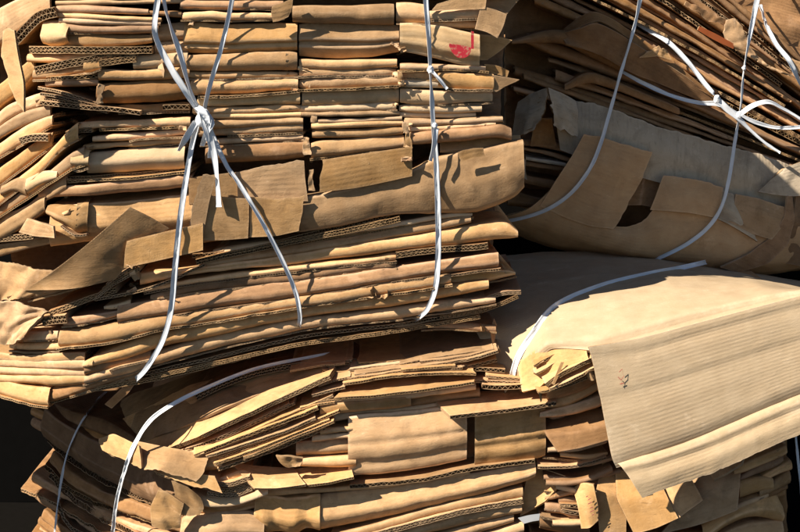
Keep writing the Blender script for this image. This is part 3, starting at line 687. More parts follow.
SA([(50, 314), (80, 303), (116, 290)], -0.002, h=0.008, double=True, mat=DK); SA([(8, 300), (20, 297), (31, 294)], -0.01, h=0.010, double=True); SA([(42, 322), (54, 320), (66, 319)], -0.006, h=0.012, double=True)
# crumpled paper board at the left edge
panel(A, [[(-15, 262), (15, 262), (40, 270), (70, 272)], [(-15, 280), (15, 285), (40, 290), (75, 282)], [(-15, 300), (10, 300), (30, 296), (60, 290)]], YA, -0.012, name='torn_flap', crumple=0.006, crum_scale=0.035, torn=('v0','v1'), torn_amp=.002, label='crumpled bright board at the left edge')
panel(A, [[(-12, 300), (12, 302), (30, 306), (45, 312)], [(-12, 322), (10, 324), (24, 322), (36, 322)], [(-10, 342), (6, 344), (16, 343), (24, 338)]], YA, -0.018, name='torn_flap', crumple=0.007, crum_scale=0.028, torn=('v0', 'u1', 'v1'), torn_amp=.002)
panel(A, [[(139, 366, .01), (146, 368, .01)], [(122, 388, .01), (130, 391, .01)], [(105, 404, .02), (112, 408, .02)]], YA, 0.0, name='torn_strip', mat=DK)
# bent flap in the seam and crumpled corners
panel(A, [[(272, 6), (282, 3), (293, -2)], [(271, 13), (281, 12), (292, 9)], [(273, 22), (279, 21), (288, 17)]], YA, -0.008, name='torn_flap', crumple=0.002, flutes=('u0',))
for (x, yy, w, hh_) in [(307, 146, 5, 16), (406, 128, 6, 12), (408, 140, 7, 16), (311, 180, 4, 20), (314, 119, 6, 6), (400, 78, 3, 12)]:
    panel(A, [[(x-w/2, yy-hh_/2), (x+w/2, yy-hh_/2)], [(x-w*.7, yy), (x+w*.5, yy)], [(x-w/2, yy+hh_/2), (x+w*.7, yy+hh_/2)]], YA, -0.006, name='torn_scrap', crumple=0.003, crum_scale=0.012, step=0.002, torn=('u0', 'u1', 'v0', 'v1'), torn_amp=0.002, h=0.002)
# layers above the frame
for i in range(15):
    yb = -2 - i*10
    for x0, x1 in ((-20, 182), (184, 296), (298, 398), (400, 505)):
        if i == 0 and x0 > 180 and x0 < 400: continue
        fold(A, [(x0, yb-9, yb), ((x0+x1)/2, yb-9.5, yb+.3), (x1, yb-9, yb)], YA, rng.uniform(0, 0.01))
def core(parent, poly_t, poly_b, yf, dy, depth, mat='kraft_brown'):  # unseen backing added so sky light does not glow through the gaps
    T = np.array([P(x, y, yf(x)+dy) for x, y in poly_t]); B = np.array([P(x, y, yf(x)+dy) for x, y in poly_b])
    G = np.stack([T, B], 0); S = interp(interp(G, 40, 1, True), 50, 0, True)
    S[:, :, 1] += (noise(S*[0.2, 0.2, 1], 0.012, 77)*0.012)
    S = np.concatenate([S[:1]+[0, depth, 0], S, S[-1:]+[0, depth, 0]], 0)
    return sheet('core_light_block', parent, S[::-1], h=0.01, mat=mat)
core(A, [(-10, -90), (200, -90), (510, -90)], [(20, 385), (200, 345), (490, 300)], YA, 0.13, 0.35)

# straps of A
st1, yk = drape(A, [(163, -60, 10), (159, -10, 20), (155, 22, -10, .9), (156, 38, 30, .9), (170, 66, -15, 1.1), (186, 92, 10, 1.0), (201, 116, 50, .8)], off=.006, label='left arm of the strap that meets in the big knot')
drape(A, [(164, -60, 10), (163, -5, 40, .8), (170, 25, 60, .8), (179, 50, 30), (190, 90, 50, .8), (201, 114, 60, .8)], width=0.008, off=.004)
drape(A, [(243, -60, 10), (232, 0, 20, .8), (222, 45, 10, .8), (210, 85, 20, .8), (204, 110, 50, .8)], width=0.008, off=.005)
ky = yk(201, 116)
knot(st1, 203, 118, ky-.006, 0.0085, seed=3)
for k_ in range(4):
    ribbon(A, [(197+3*k_, 107+2*k_, ky-.004, 20, .9), (202+3*k_, 111+4*k_, ky-.018, 10, 1.1), (208, 121+3*k_, ky-.016, -20, 1.0), (211-k_*3, 131+5*k_, ky-.008, 30, .7)], width=.009, name='knot_loop')
ribbon(A, [(200, 112, ky-.010, 60, .8), (206, 125, ky-.016, 20, 1.3), (213, 150, ky-.014, 10, 1.1), (217, 175, ky-.016, -30, .9), (219, 207, ky-.020, -10, 1.0)], label='short loose strap end below the big knot')
ribbon(A, [(202, 112, ky-.012, 40, .7), (208, 128, ky-.014, 60, 1.0), (211, 142, ky-.012, 40, .9), (209, 158, ky-.012, 20, .5)], width=.008, name='strap')
drape(A, [(204, 120, 30, 1.2), (213, 138, 20, 1), (226, 165, 40, .8), (238, 182, 20, .7), (262, 222, 20, .7), (283, 262, 10, .75), (296, 294, 10, .75), (300, 316, 0, .75), (299, 326, 0, .75), (297, 333, -20, .75)], off=.004, tuck=.04)
drape(A, [(199, 118, 20, .9), (192, 145, 20, .8), (186, 180, 0, .9), (180, 220, 10, .95), (175, 270, 0, .95), (171, 310, 0, .95), (163, 340, -5, .95), (152, 360, -10, .9), (142, 374, -20, .9), (130, 384, -30, .9)], off=.004, tuck=.06)
ribbon(A, [(196, 122, ky-.008, 20, 1), (186, 138, ky-.014, 20, 1.0), (178, 151, ky-.012, 60, .7)], width=0.009)
st2, yk2 = drape(A, [(426, -60, 10), (426, 0, 10, .85), (429, 40, 20, .85), (430, 70, 50, .7), (433, 120, 20, .8), (436, 160, 10, .85), (438, 210, 10, .95), (438, 260, 0, .95), (435, 290, 0, .9), (427, 310, -20, .8), (417, 319, -30, .7), (407, 324, -40, .7)], tuck=.04, label='right upright strap with a small knot and a loose tail')
k2 = yk2(430, 70); k3 = yk2(435, 126)
knot(st2, 430.5, 70, k2-.003, 0.004, seed=5); knot(st2, 435, 126, k3-.003, 0.0032, seed=6)
ribbon(A, [(431, 70, k2-.004, 20, .6), (438, 78, k2-.008, 50, .6), (447, 89, k2-.006, 20, .5)], width=0.008)
ribbon(A, [(436, 128, k3-.004, 10, .9), (434, 145, k3-.010, 40, .9), (430, 161, k3-.012, 60, .6)], width=0.009)
# red marks on the pale box end
def mark(parent, pts, yf, dy, mat, name='red_mark', n=10, bow=0.0):
    G = [[(x, y0) for x, y0, y1 in pts], [(x, y1) for x, y0, y1 in pts]]
    Gw = np.array([[P(p[0], p[1], yf(p[0])+dy) for p in r] for r in G])
    return sheet(name, parent, interp(interp(Gw, 16, 1), 10, 0)[::-1], h=0.0006, mat=mat, wav=0.0002, dent=0.0002)
mark(tape, [(449, 44, 46), (452, 44, 52), (457, 44.5, 57), (463, 45.5, 58), (468, 46.5, 56), (471, 48, 51)], YA, -0.0105, 'red_ink')
mark(tape, [(471, 31, 48.5), (473.8, 31.5, 49)], YA, -0.0105, 'red_ink')
mark(tape, [(449, 43.6, 44.8), (460, 45, 46.4), (473, 47.5, 49)], YA, -0.0107, 'red_ink')

# ------------------------------------------------------------------ bale B : upper right
B = bale('cardboard_bale', (0.55, 0.4, GZ), 'upper right bale of dark brown slanting sheets with a torn brown wrapper below')
def YB(x): return 0.30 + (x-500)*0.0001
lo = lambda x: 92 + (x-500)*0.30                                       # top of the grey sheet
def layer_y(x, k):                                                     # k = 0 at the grey sheet, grows upwards
    u = (x-500)/300.0
    return lo(x) - k*(1-0.28*u) - 18*max(0, min(1, k/150))*math.sin(u*math.pi)*0.6 + 0.30*k*(u-0.35)
k = 2.0; i = 0
while k < 235:
    th = rng.choice([6, 7, 8, 9, 11, 13])
    x0 = 495 + rng.uniform(0, 60) if rng.random() < 0.6 else rng.uniform(560, 680); x1 = rng.uniform(700, 850) if rng.random() < 0.4 else 850
    if k < 30: x0 = rng.uniform(505, 560)
    dyy = rng.uniform(-0.012, 0.035); xs = np.linspace(x0, x1, 6)
    jj = rng.uniform(-1, 1); sl = rng.uniform(-0.03, 0.03)
    if rng.random() < 0.22:
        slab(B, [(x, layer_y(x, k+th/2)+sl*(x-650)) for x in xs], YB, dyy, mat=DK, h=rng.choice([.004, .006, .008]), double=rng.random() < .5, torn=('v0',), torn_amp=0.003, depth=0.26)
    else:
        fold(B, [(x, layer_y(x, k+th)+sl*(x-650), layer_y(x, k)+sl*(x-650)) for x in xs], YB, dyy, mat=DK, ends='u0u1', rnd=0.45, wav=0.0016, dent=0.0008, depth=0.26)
    k += th*0.92
# the two large opened folds
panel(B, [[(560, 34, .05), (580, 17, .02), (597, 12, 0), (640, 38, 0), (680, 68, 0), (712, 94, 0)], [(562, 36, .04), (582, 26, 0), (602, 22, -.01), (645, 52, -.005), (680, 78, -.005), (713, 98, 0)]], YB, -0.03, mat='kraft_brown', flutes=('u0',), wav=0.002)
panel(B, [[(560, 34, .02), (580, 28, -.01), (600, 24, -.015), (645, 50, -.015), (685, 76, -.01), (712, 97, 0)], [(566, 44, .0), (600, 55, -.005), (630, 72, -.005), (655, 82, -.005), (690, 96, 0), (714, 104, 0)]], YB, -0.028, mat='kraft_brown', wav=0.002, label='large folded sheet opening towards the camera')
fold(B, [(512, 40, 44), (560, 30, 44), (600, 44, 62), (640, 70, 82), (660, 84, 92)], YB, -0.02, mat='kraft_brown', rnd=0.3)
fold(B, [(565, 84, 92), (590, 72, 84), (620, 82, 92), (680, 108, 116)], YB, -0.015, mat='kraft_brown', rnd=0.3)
panel(B, [[(648, 52), (658, 46), (666, 50)], [(640, 58), (655, 56), (672, 60)]], YB, -0.045, mat='kraft', name='torn_scrap', crumple=0.003, crum_scale=0.015, step=.003, torn=('u0', 'u1', 'v0'))
panel(B, [[(686, 0), (710, 12), (738, 25)], [(684, 5), (706, 18), (734, 28)]], YB, -0.03, mat='kraft_brown', name='torn_scrap', crumple=0.004, crum_scale=0.02, torn=('v0', 'v1'))
panel(B, [[(726, 20), (734, 18), (742, 26)], [(724, 40), (736, 42), (748, 46)], [(744, 54), (756, 60), (770, 68)], [(760, 62), (780, 72), (792, 76)]], YB, -0.03, mat='kraft', name='torn_scrap', crumple=0.003, crum_scale=0.025, torn=('u0', 'u1'))
panel(B, [[(699, 26), (716, 34), (734, 44)], [(697, 30), (714, 40), (733, 49)]], YB, -0.032, mat='orange_print', name='orange_printed_scrap', label='scrap with bright orange print', wav=.0003)
panel(B, [[(790, 58), (800, 62), (812, 60)], [(792, 68), (802, 76), (812, 80)]], YB, -0.04, mat='kraft', name='torn_scrap')
# grey sheet and torn grey box corner
panel(B, [[(555, 96, .03), (600, 106, 0), (650, 124, 0), (700, 139, 0), (750, 152, 0), (792, 166, .02)], [(556, 120, 0), (600, 132, -.02), (650, 148, -.02), (700, 163, -.02), (750, 175, -.02), (794, 186, 0)],
          [(560, 150, .0), (600, 165, -.02), (650, 180, -.02), (700, 192, -.02), (750, 202, -.02), (796, 210, 0)]], YB, -0.02, mat='kraft_grey', swap=True, wav=0.0025, torn=('v0',), torn_amp=0.002, label='grey board standing behind the brown wrapper')
panel(B, [[(518, 102, .04), (532, 94, .02), (547, 88, .0)], [(515, 120, .03), (530, 116, .0), (545, 110, -.01)], [(512, 140, .03), (524, 136, .0), (535, 130, -.01)]], YB, -0.05, name='torn_flap', mat='kraft_grey', crumple=0.0025, crum_scale=.02, torn=('v1', 'u1'), torn_amp=0.004, flutes=('u1',), label='torn grey box corner beside the tall bale')
panel(B, [[(547, 88, 0), (562, 93, .01), (575, 101, .02)], [(551, 104, -.004), (564, 108, .0), (578, 116, .01)], [(553, 124, .0), (564, 130, .0), (577, 137, .01)]], YB, -0.045, name='torn_flap', mat='kraft_grey', crumple=0.003, crum_scale=.02, torn=('v1', 'u0'), torn_amp=0.004)
panel(B, [[(535, 118, .02), (552, 118, .02)], [(530, 146, .02), (556, 146, .02)]], YB, -0.03, name='torn_flap', mat='kraft_brown', crumple=0.005, crum_scale=.02)
panel(B, [[(782, 170), (795, 164), (812, 158)], [(765, 186), (790, 184), (815, 178)], [(758, 192), (790, 196), (815, 194)]], YB, -0.05, mat='kraft_grey', crumple=0.003, crum_scale=.05)
for st in ([(517, 146, 150), (545, 150, 156), (580, 160, 166)], [(520, 160, 166), (550, 164, 170), (585, 168, 174)], [(516, 172, 182), (540, 178, 188), (575, 184, 192)], [(508, 190, 206), (530, 196, 208), (560, 198, 212)], [(520, 140, 146), (540, 140, 147), (590, 150, 160)]):
    fold(B, st, YB, 0.0, mat=DK, ends='u0', crumple=0.0008)
panel(B, [[(524, 158, .01), (526, 160, .01)], [(523, 168, .01), (525, 170, .01)], [(524, 178, .01), (527, 180, .01)]], YB, -0.02, mat='kraft_grey', name='torn_strip')
fold(B, [(526, 158, 161), (545, 160, 163), (566, 163, 166)], YB, -0.02, mat='kraft_grey', depth=.1)
# brown wrapper: curved cover with torn flaps
def wrapper(rows, **kw): return panel(B, rows, YB, 0.0, mat=kw.pop('mat', 'kraft_bounce_warm'), wav=0.0025, dent=0.0008, **kw)
wr = wrapper([[(560, 180, -.055), (590, 200, -.06), (613, 226, -.062), (640, 224, -.066), (660, 206, -.07), (690, 212, -.07), (735, 222, -.07), (770, 228, -.066), (800, 226, -.05), (830, 226, -.03)],
         [(532, 206, -.05), (570, 222, -.062), (613, 234, -.07), (640, 240, -.074), (665, 236, -.078), (690, 240, -.078), (735, 247, -.078), (768, 248, -.07), (798, 246, -.05), (830, 244, -.03)],
         [(508, 216, -.03), (560, 236, -.045), (613, 248, -.06), (640, 254, -.062), (665, 258, -.062), (690, 260, -.062), (735, 264, -.062), (768, 264, -.055), (796, 262, -.04), (830, 258, -.02)],
         [(495, 222, .02), (555, 246, .02), (613, 258, .02), (640, 263, .02), (665, 268, .02), (690, 270, .02), (735, 273, .02), (768, 272, .02), (796, 268, .03), (830, 264, .04)],
         [(500, 226, .20), (555, 246, .20), (613, 256, .20), (640, 260, .20), (665, 263, .20), (690, 265, .20), (735, 267, .20), (768, 266, .20), (796, 262, .20), (830, 258, .20)]],
        torn=('v0',), torn_amp=0.002, name='torn_wrapper', crumple=.0011, crum_scale=.05, label='curved brown wrapper sheet sagging round the bottom of the bale', h=.005)
wrapper([[(584, 134, -.05), (606, 138, -.056), (630, 146, -.058), (652, 152, -.05)], [(572, 156, -.055), (596, 162, -.066), (622, 170, -.068), (642, 178, -.06)],
         [(556, 180, -.058), (582, 194, -.068), (606, 204, -.07), (628, 204, -.062)], [(540, 206, -.056), (566, 218, -.066), (590, 226, -.072), (614, 229, -.072)]],
        torn=('v0', 'u1'), torn_amp=0.0015, name='torn_flap', flutes=('u0',), label='upright brown flap left of the dark tear')
wrapper([[(663, 176, -.055), (690, 178, -.06), (722, 188, -.056)], [(657, 192, -.066), (690, 196, -.074), (720, 204, -.07)], [(650, 210, -.072), (688, 213, -.08), (716, 218, -.078)]], torn=('v0',), torn_amp=0.002, name='torn_flap', flutes=('u0',))
wrapper([[(735, 194, -.056), (760, 200, -.058), (787, 209, -.05)], [(734, 206, -.066), (760, 214, -.07), (782, 224, -.06)], [(728, 222, -.076), (752, 234, -.078), (770, 240, -.072)]], torn=('v0',), torn_amp=0.001, name='torn_flap', mat='kraft')
wrapper([[(722, 190, -.05), (732, 194, -.054), (742, 200, -.05)], [(718, 204, -.066), (734, 212, -.074), (752, 232, -.075)], [(716, 218, -.074), (736, 228, -.08), (757, 242, -.08)]], torn=('v0', 'u1'), torn_amp=0.002, name='torn_flap', mat='kraft_grey')
wrapper([[(786, 196, -.05), (791, 196, -.046)], [(784, 216, -.062), (794, 220, -.058)], [(772, 236, -.074), (788, 244, -.066)], [(748, 254, -.084), (768, 264, -.076)], [(720, 266, -.076), (738, 272, -.07)]], name='torn_strip', mat='kraft_brown')
wrapper([[(630, 178, -.02), (645, 172, -.03), (660, 176, -.02)], [(612, 205, -.02), (640, 205, -.04), (656, 208, -.02)]], name='torn_scrap', mat='kraft_brown', crumple=.003)
wrapper([[(798, 190, -.04), (812, 180, -.03), (830, 176, -.02)], [(792, 222, -.06), (808, 222, -.05), (830, 220, -.03)], [(780, 262, -.05), (802, 266, -.04), (830, 262, -.02)]], name='torn_flap', mat='kraft_brown', crumple=.003, crum_scale=.06)
core(B, [(505, -140), (650, -140), (860, -60)], [(505, 200), (650, 240), (860, 245)], YB, 0.12, 0.16)

yb = lambda x, d: YB(x) + d
drape(B, [(648, -50), (640, 0, 20), (634, 28, 40, .7), (620, 75, 30, .7), (608, 118, 10, .7), (600, 145, 10, .7), (590, 168, 20, .7), (572, 192, 10, .75), (550, 208, 0, .75), (526, 217, 0, .7), (500, 222, -20, .7), (478, 222, -20, .7)], tuck=.08, label='strap curving round the left end of the brown wrapper')
stb, ykb = drape(B, [(766, -50), (757, 0, 0, 1.1), (750, 35, 20, .9), (744, 68, 60, .6), (740, 110, 40, .6), (735, 140, 10, .7), (729, 178, 10, .75), (722, 205, 10, .8), (710, 225, 5, .8), (690, 242, 0, .8), (668, 254, -10, .75), (640, 266, -20, .7), (620, 272, -20, .7)], off=.004, tuck=.05, label='strap running from the cross knot over the brown wrapper')
bk_ = ykb(739, 115); bq = ykb(744, 68)
drape(B, [(634, 22, 40, .8), (645, 28, 10, 1), (668, 42, 10, 1), (688, 62, 20, 1), (705, 84, 10, .9), (717, 97, 40, .7)], off=.006)
drape(B, [(622, 72, 30, .7), (645, 84, 10, .8), (672, 96, 20, .8), (700, 103, 10, .8), (718, 104, 10, .9), (738, 114, 30, .8), (755, 122, 10, .8), (780, 128, 20, .7), (830, 124, 10, .7)], off=.006)
ribbon(B, [(738, 116, bk_-.006, 40, .8), (752, 106, bk_-.014, 20, .9), (768, 102, bk_-.014, 20, .8), (785, 110, bk_-.006, 30, .7), (806, 122, bk_-.002, 30, .7), (830, 134, bk_+.02, 30, .7)])
drape(B, [(760, 4, 10), (766, 24, 30), (776, 44, 10), (790, 62, 20, 1), (800, 84, 30, .8), (815, 115, 30, .8)], off=.004)
ribbon(B, [(716, 98, bk_-.006, 20, 1.1), (726, 108, bk_-.008, 10, 1.2), (738, 118, bk_-.008, 20, 1), (748, 128, bk_-.006, 30, .7), (765, 143, bk_-.008, 40, .7), (780, 153, bk_-.008, 20, .5)])
knot(stb, 739, 115, bk_-.006, 0.0045, seed=9); knot(stb, 717, 99, bk_-.006, 0.005, seed=10); knot(stb, 744, 68, bq-.003, 0.003, seed=12)

# ------------------------------------------------------------------ bale C : lower left
C = bale('cardboard_bale', (-0.15, 0.1, GZ), 'lower left bale of jumbled tan boxes lying under the tall bale')
def YCf(x): return -0.13 if x >= 150 else -0.13 + (150-x)*0.0008
def YC(x): return -0.13 if x >= 190 else -0.13 + (190-x)*0.0022
def FC(st, dy=0.0, **k): return fold(C, st, YC, dy, **k)
def SC(st, dy=0.0, **k): return slab(C, st, YC, dy, **k)
def PC(g, dy=0.0, **k): return panel(C, g, YC, dy, **k)
# sloping top sheets
PC([[(95, 412, .22), (200, 372, .24), (300, 350, .24), (400, 342, .22)], [(108, 424, .12), (190, 398, .10), (290, 368, .10), (400, 355, .10)], [(133, 446, .03), (200, 420, .02), (290, 386, .03), (400, 366, .03)]], 0.01, wav=.002, name='top_sheet')
PC([[(104, 430, .10), (190, 388, .13), (262, 364, .13), (340, 352, .12)], [(136, 442, .05), (196, 414, .06), (268, 384, .06), (336, 366, .06)], [(166, 451, .0), (202, 436, 0), (272, 403, 0), (330, 377, 0)]], -0.002, h=.007, double=True, flutes=('v1', 'u1'), wav=.0015, name='top_sheet', lin_u=True, label='broad sunlit top board with a fluted front edge')
for q_ in range(9):
    a_ = rng.uniform(0, 1); x_ = 176 + q_*9 + rng.uniform(-6, 6); y_ = 456 + q_*1.5 - (x_-176)*.12
    xe = rng.uniform(285, 345); ye = y_ - (xe-x_)*rng.uniform(.36, .46)
    slab(C, [(x_, y_), ((x_+xe)/2, (y_+ye)/2+rng.uniform(-1, 2)), (xe, ye)], YC, .006-q_*.002, h=rng.choice([.003, .004, .004, .0065]), rise=.08, depth=.18, flutes=('v1', 'u0', 'u1'), torn=('u1', 'v1'), torn_amp=.0015)
for st_, d_ in [([(290, 372), (318, 366), (346, 363)], .05), ([(300, 366), (325, 362), (352, 361)], .06), ([(318, 386), (335, 380), (350, 377)], .01), ([(312, 396), (330, 391), (344, 388)], .004), ([(318, 402), (345, 399), (352, 396)], .002),
                ([(455, 362), (480, 356), (499, 351)], .035), ([(430, 369), (455, 366), (472, 367)], .02), ([(486, 376), (510, 378), (532, 380)], .01), ([(520, 390), (538, 387), (552, 386)], .01), ([(300, 408), (318, 404), (334, 402)], .0)]:
    slab(C, st_, YC, d_, h=rng.choice([.003, .004]), rise=.06, depth=.12, flutes=('v1', 'u0'), torn=('v1', 'u1'), torn_amp=.002)
SC([(196, 398), (230, 382), (265, 371), (320, 363), (400, 360)], 0.075, h=.009, double=True, mat=DK, depth=.15)
SC([(310, 366), (335, 366), (350, 364)], 0.06, h=.004, depth=.1); SC([(322, 372), (345, 374), (352, 370)], 0.04, h=.008, double=True, depth=.1)
for st, d in [([(172, 456), (210, 442), (260, 420), (290, 404)], .004), ([(180, 458), (220, 446), (270, 424), (316, 406)], .0), ([(194, 456), (240, 438), (290, 420), (318, 408)], -.003),
              ([(206, 457), (250, 443), (290, 430), (316, 419)], -.006), ([(214, 464), (250, 452), (290, 437), (330, 421)], -.010), ([(218, 470), (255, 457), (290, 444), (326, 428)], -.006), ([(196, 452), (230, 434), (280, 408)], .006)]:
    SC(st, d, h=rng.choice([.004, .005, .006]), rise=0.10, back_dx=-0.1, depth=.2, flutes=('v1', 'u0', 'u1'))
for st_, d_, h_ in [([(354, 375), (420, 367), (470, 360), (498, 352)], .012, .004), ([(350, 370), (400, 364), (450, 359)], .03, .004), ([(346, 380), (400, 372), (462, 368)], .006, .0035), ([(358, 365), (420, 360), (486, 355)], .045, .005),
                    ([(344, 384), (400, 376), (475, 374)], .0, .004), ([(400, 371), (430, 368), (456, 366)], .002, .003), ([(420, 362), (460, 358), (494, 350)], .02, .003)]:
    slab(C, st_, YC, d_, h=h_, rise=.03, depth=.16, flutes=('v1', 'u0'), torn=('v0', 'u1', 'u0'), torn_amp=.0018, mat=rng.choice([K, K, 'kraft_light']))
PC([[(350, 385, .04), (420, 376, .04), (476, 374, .04)], [(334, 399, -.01), (400, 394, -.01), (474, 383, -.01)]], -0.002, h=.004, flutes=('v1', 'u0'))
FC([(333, 399, 407), (400, 393, 400), (476, 384, 391)], 0.004)
FC([(320, 404, 416), (360, 401, 412), (411, 396, 408)], 0.0, rnd=.2)
FC([(316, 416, 424), (360, 412, 420), (440, 404, 412)], 0.012); FC([(405, 398, 410), (440, 392, 404), (480, 386, 398)], 0.012, mat=DK)
SC([(400, 366), (440, 358), (499, 350)], 0.03, h=.006, rise=.05); SC([(405, 376), (440, 370), (455, 368)], 0.012, h=.005); SC([(470, 369), (490, 369), (505, 370)], 0.02, h=.006, depth=.12); SC([(482, 386), (500, 387), (535, 385)], 0.0, h=.007, depth=.12, mat='kraft')
SC([(474, 382), (500, 381), (530, 383)], 0.01, h=.004, depth=.12); SC([(420, 372), (470, 366), (497, 360)], 0.02, h=.005)
PC([[(432, 398, .05), (490, 392, .05), (556, 387, .05)], [(436, 404, .02), (490, 400, .02), (558, 394, .02)], [(450, 418, -.02), (490, 413, -.02), (556, 403, -.02)]], -0.004, h=.006, flutes=('v1',), name='loose_flap', label='loose sunlit flap jutting out over the ribbed box', torn=('v1',), torn_amp=.001)
rib = dict(rnd=0.15, h=.005, wav=.0012, dent=.0006)
FC([(348, 418, 480), (380, 416, 478), (420, 412, 472), (467, 407, 463)], -0.008, ends='u0u1', crease=[(0.45, .003), (.78, .003)], **rib)
FC([(475, 417, 469), (510, 411, 465), (540, 406, 461), (546, 407, 459)], -0.006, ends='u0u1', crease=[(0.35, .003), (.6, .004), (.8, -.001)], **rib)
FC([(455, 412, 466), (475, 410, 466), (490, 408, 464)], 0.03, mat=DK, rnd=.2)
FC([(296, 443, 457), (325, 441, 456), (355, 439, 454)], 0.002); FC([(320, 428, 436), (340, 427, 434), (355, 426, 434)], -0.002, crumple=.0015); FC([(312, 436, 444), (335, 435, 441), (356, 434, 441)], 0.0)
PC([[(276, 455), (288, 455), (303, 458)], [(280, 462), (290, 463), (302, 464)], [(286, 467), (293, 467), (300, 466)]], -0.012, name='torn_scrap', crumple=.003, crum_scale=.015, step=.003)
FC([(300, 458, 468), (330, 458, 468), (356, 456, 468)], 0.0)
PC([[(231, 464, .03), (262, 468, .03), (294, 470, .03)], [(242, 476, 0), (270, 480, 0), (300, 478, 0)], [(254, 489, -.018), (280, 489, -.018), (306, 485, -.018)]], -0.002, name='loose_flap', flutes=('u0', 'v1'))
PC([[(294, 470, .03), (320, 468, .03), (350, 464, .03)], [(308, 485.5, -.016), (330, 483, -.016), (354, 478, -.016)]], -0.002, name='loose_flap', flutes=('v1',))
FC([(240, 490, 497), (300, 489, 496), (380, 483, 489), (470, 470, 476)], 0.0, mat='kraft'); SC([(350, 487), (420, 480), (480, 468), (535, 462)], -.004, h=.006)
FC([(316, 499, 534), (350, 495, 528), (400, 487.5, 517), (480, 474, 496), (525, 466, 484), (536, 464, 478)], -0.006, rnd=.3, ends='u1', wav=.0016)
FC([(254, 497, 530), (272, 499, 534), (290, 503, 538), (305, 500, 536), (320, 499, 534)], -0.010, crumple=.007, crum_scale=.03, aniso=.35, rnd=.5)
FC([(330, 535, 545), (380, 523, 532), (440, 506, 515), (523, 487, 500)], -0.004, ends='u1'); SC([(340, 546), (400, 528), (460, 513), (523, 501)], -.004, h=.008, double=True)
FC([(330, 547, 560), (400, 532, 544), (460, 514, 528), (522, 503, 514)], -0.002, ends='u1'); FC([(400, 545, 556), (460, 529, 540), (514, 515, 524)], 0.0, ends='u1'); FC([(400, 556, 570), (470, 538, 550), (524, 523, 534)], 0.0, ends='u1')
# left part, sunlit tips and wrap in dark board standing in for shade
panel(C, [[(100, 440, .03), (115, 434, .02), (140, 446, .0)], [(103, 450, .01), (120, 450, .0), (142, 460, -.01)], [(112, 456, .0), (128, 460, -.005), (142, 468, -.01)]], YCf, -0.012, name='torn_flap', torn=('u0', 'v1'), torn_amp=.003)
panel(C, [[(137, 442, .03), (168, 448, .02), (208, 456, .01)], [(140, 456, .0), (165, 462, -.01), (205, 470, -.01)], [(145, 470, -.01), (160, 470, -.015), (196, 480, -.015)]], YCf, -0.008, name='torn_flap', torn=('u1', 'v1'), torn_amp=.002)
panel(C, [[(150, 466, .01), (175, 470, -.005), (215, 476, -.01)], [(158, 474, -.005), (185, 484, -.016), (222, 492, -.014)]], YCf, -0.006, name='torn_flap', flutes=('v1',), torn=('u0', 'v1'))
FC([(200, 456, 474), (212, 455, 473), (222, 462, 470)], -.006, ends='u0')
for st in ([(206, 480), (228, 484), (250, 478)], [(203, 487), (228, 490), (252, 483)], [(207, 494), (230, 496), (252, 489)]): SC(st, -.008, h=.007, double=True, depth=.15)
FC([(196, 478, 486), (215, 480, 486), (240, 472, 482), (256, 476, 488)], -.002)
FC([(188, 494, 506), (205, 499, 510), (235, 498, 508), (268, 488, 496)], -.008, rnd=.6)
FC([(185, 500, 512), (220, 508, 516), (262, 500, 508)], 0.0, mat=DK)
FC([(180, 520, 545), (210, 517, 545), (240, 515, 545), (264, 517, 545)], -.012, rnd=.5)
panel(C, [[(158, 490), (168, 492), (184, 503)], [(150, 508), (164, 508), (181, 514)], [(152, 526), (166, 530), (180, 528)]], YCf, -0.016, name='torn_scrap', crumple=.005, crum_scale=.03)
panel(C, [[(172, 480), (185, 484), (200, 498)], [(176, 500), (190, 504), (204, 508)], [(182, 514), (190, 516), (200, 514)]], YCf, -0.014, name='torn_scrap', crumple=.004, crum_scale=.03)
fold(C, [(40, 410, 440), (70, 432, 462), (110, 452, 488), (150, 470, 505), (185, 482, 512)], YC, 0.0, rnd=.5, wav=.003, mat=DK)  # brown board darkens this end in place of shade
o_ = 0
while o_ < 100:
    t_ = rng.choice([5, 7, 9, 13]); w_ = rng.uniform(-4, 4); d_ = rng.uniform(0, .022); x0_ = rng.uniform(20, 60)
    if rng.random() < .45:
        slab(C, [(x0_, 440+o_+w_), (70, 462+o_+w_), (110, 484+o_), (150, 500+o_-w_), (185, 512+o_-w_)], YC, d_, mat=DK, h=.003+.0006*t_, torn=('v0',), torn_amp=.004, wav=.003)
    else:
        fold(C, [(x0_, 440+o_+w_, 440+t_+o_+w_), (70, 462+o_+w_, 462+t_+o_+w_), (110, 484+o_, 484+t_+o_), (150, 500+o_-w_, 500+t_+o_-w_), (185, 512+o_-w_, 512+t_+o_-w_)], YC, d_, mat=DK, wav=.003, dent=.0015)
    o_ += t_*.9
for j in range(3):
    fold(C, [(30, 395+12*j, 405+12*j, .03), (70, 412+12*j, 424+12*j, .02), (105, 424+12*j, 438+12*j), (135, 440+10*j, 450+10*j)], YC, .03, mat=DK)
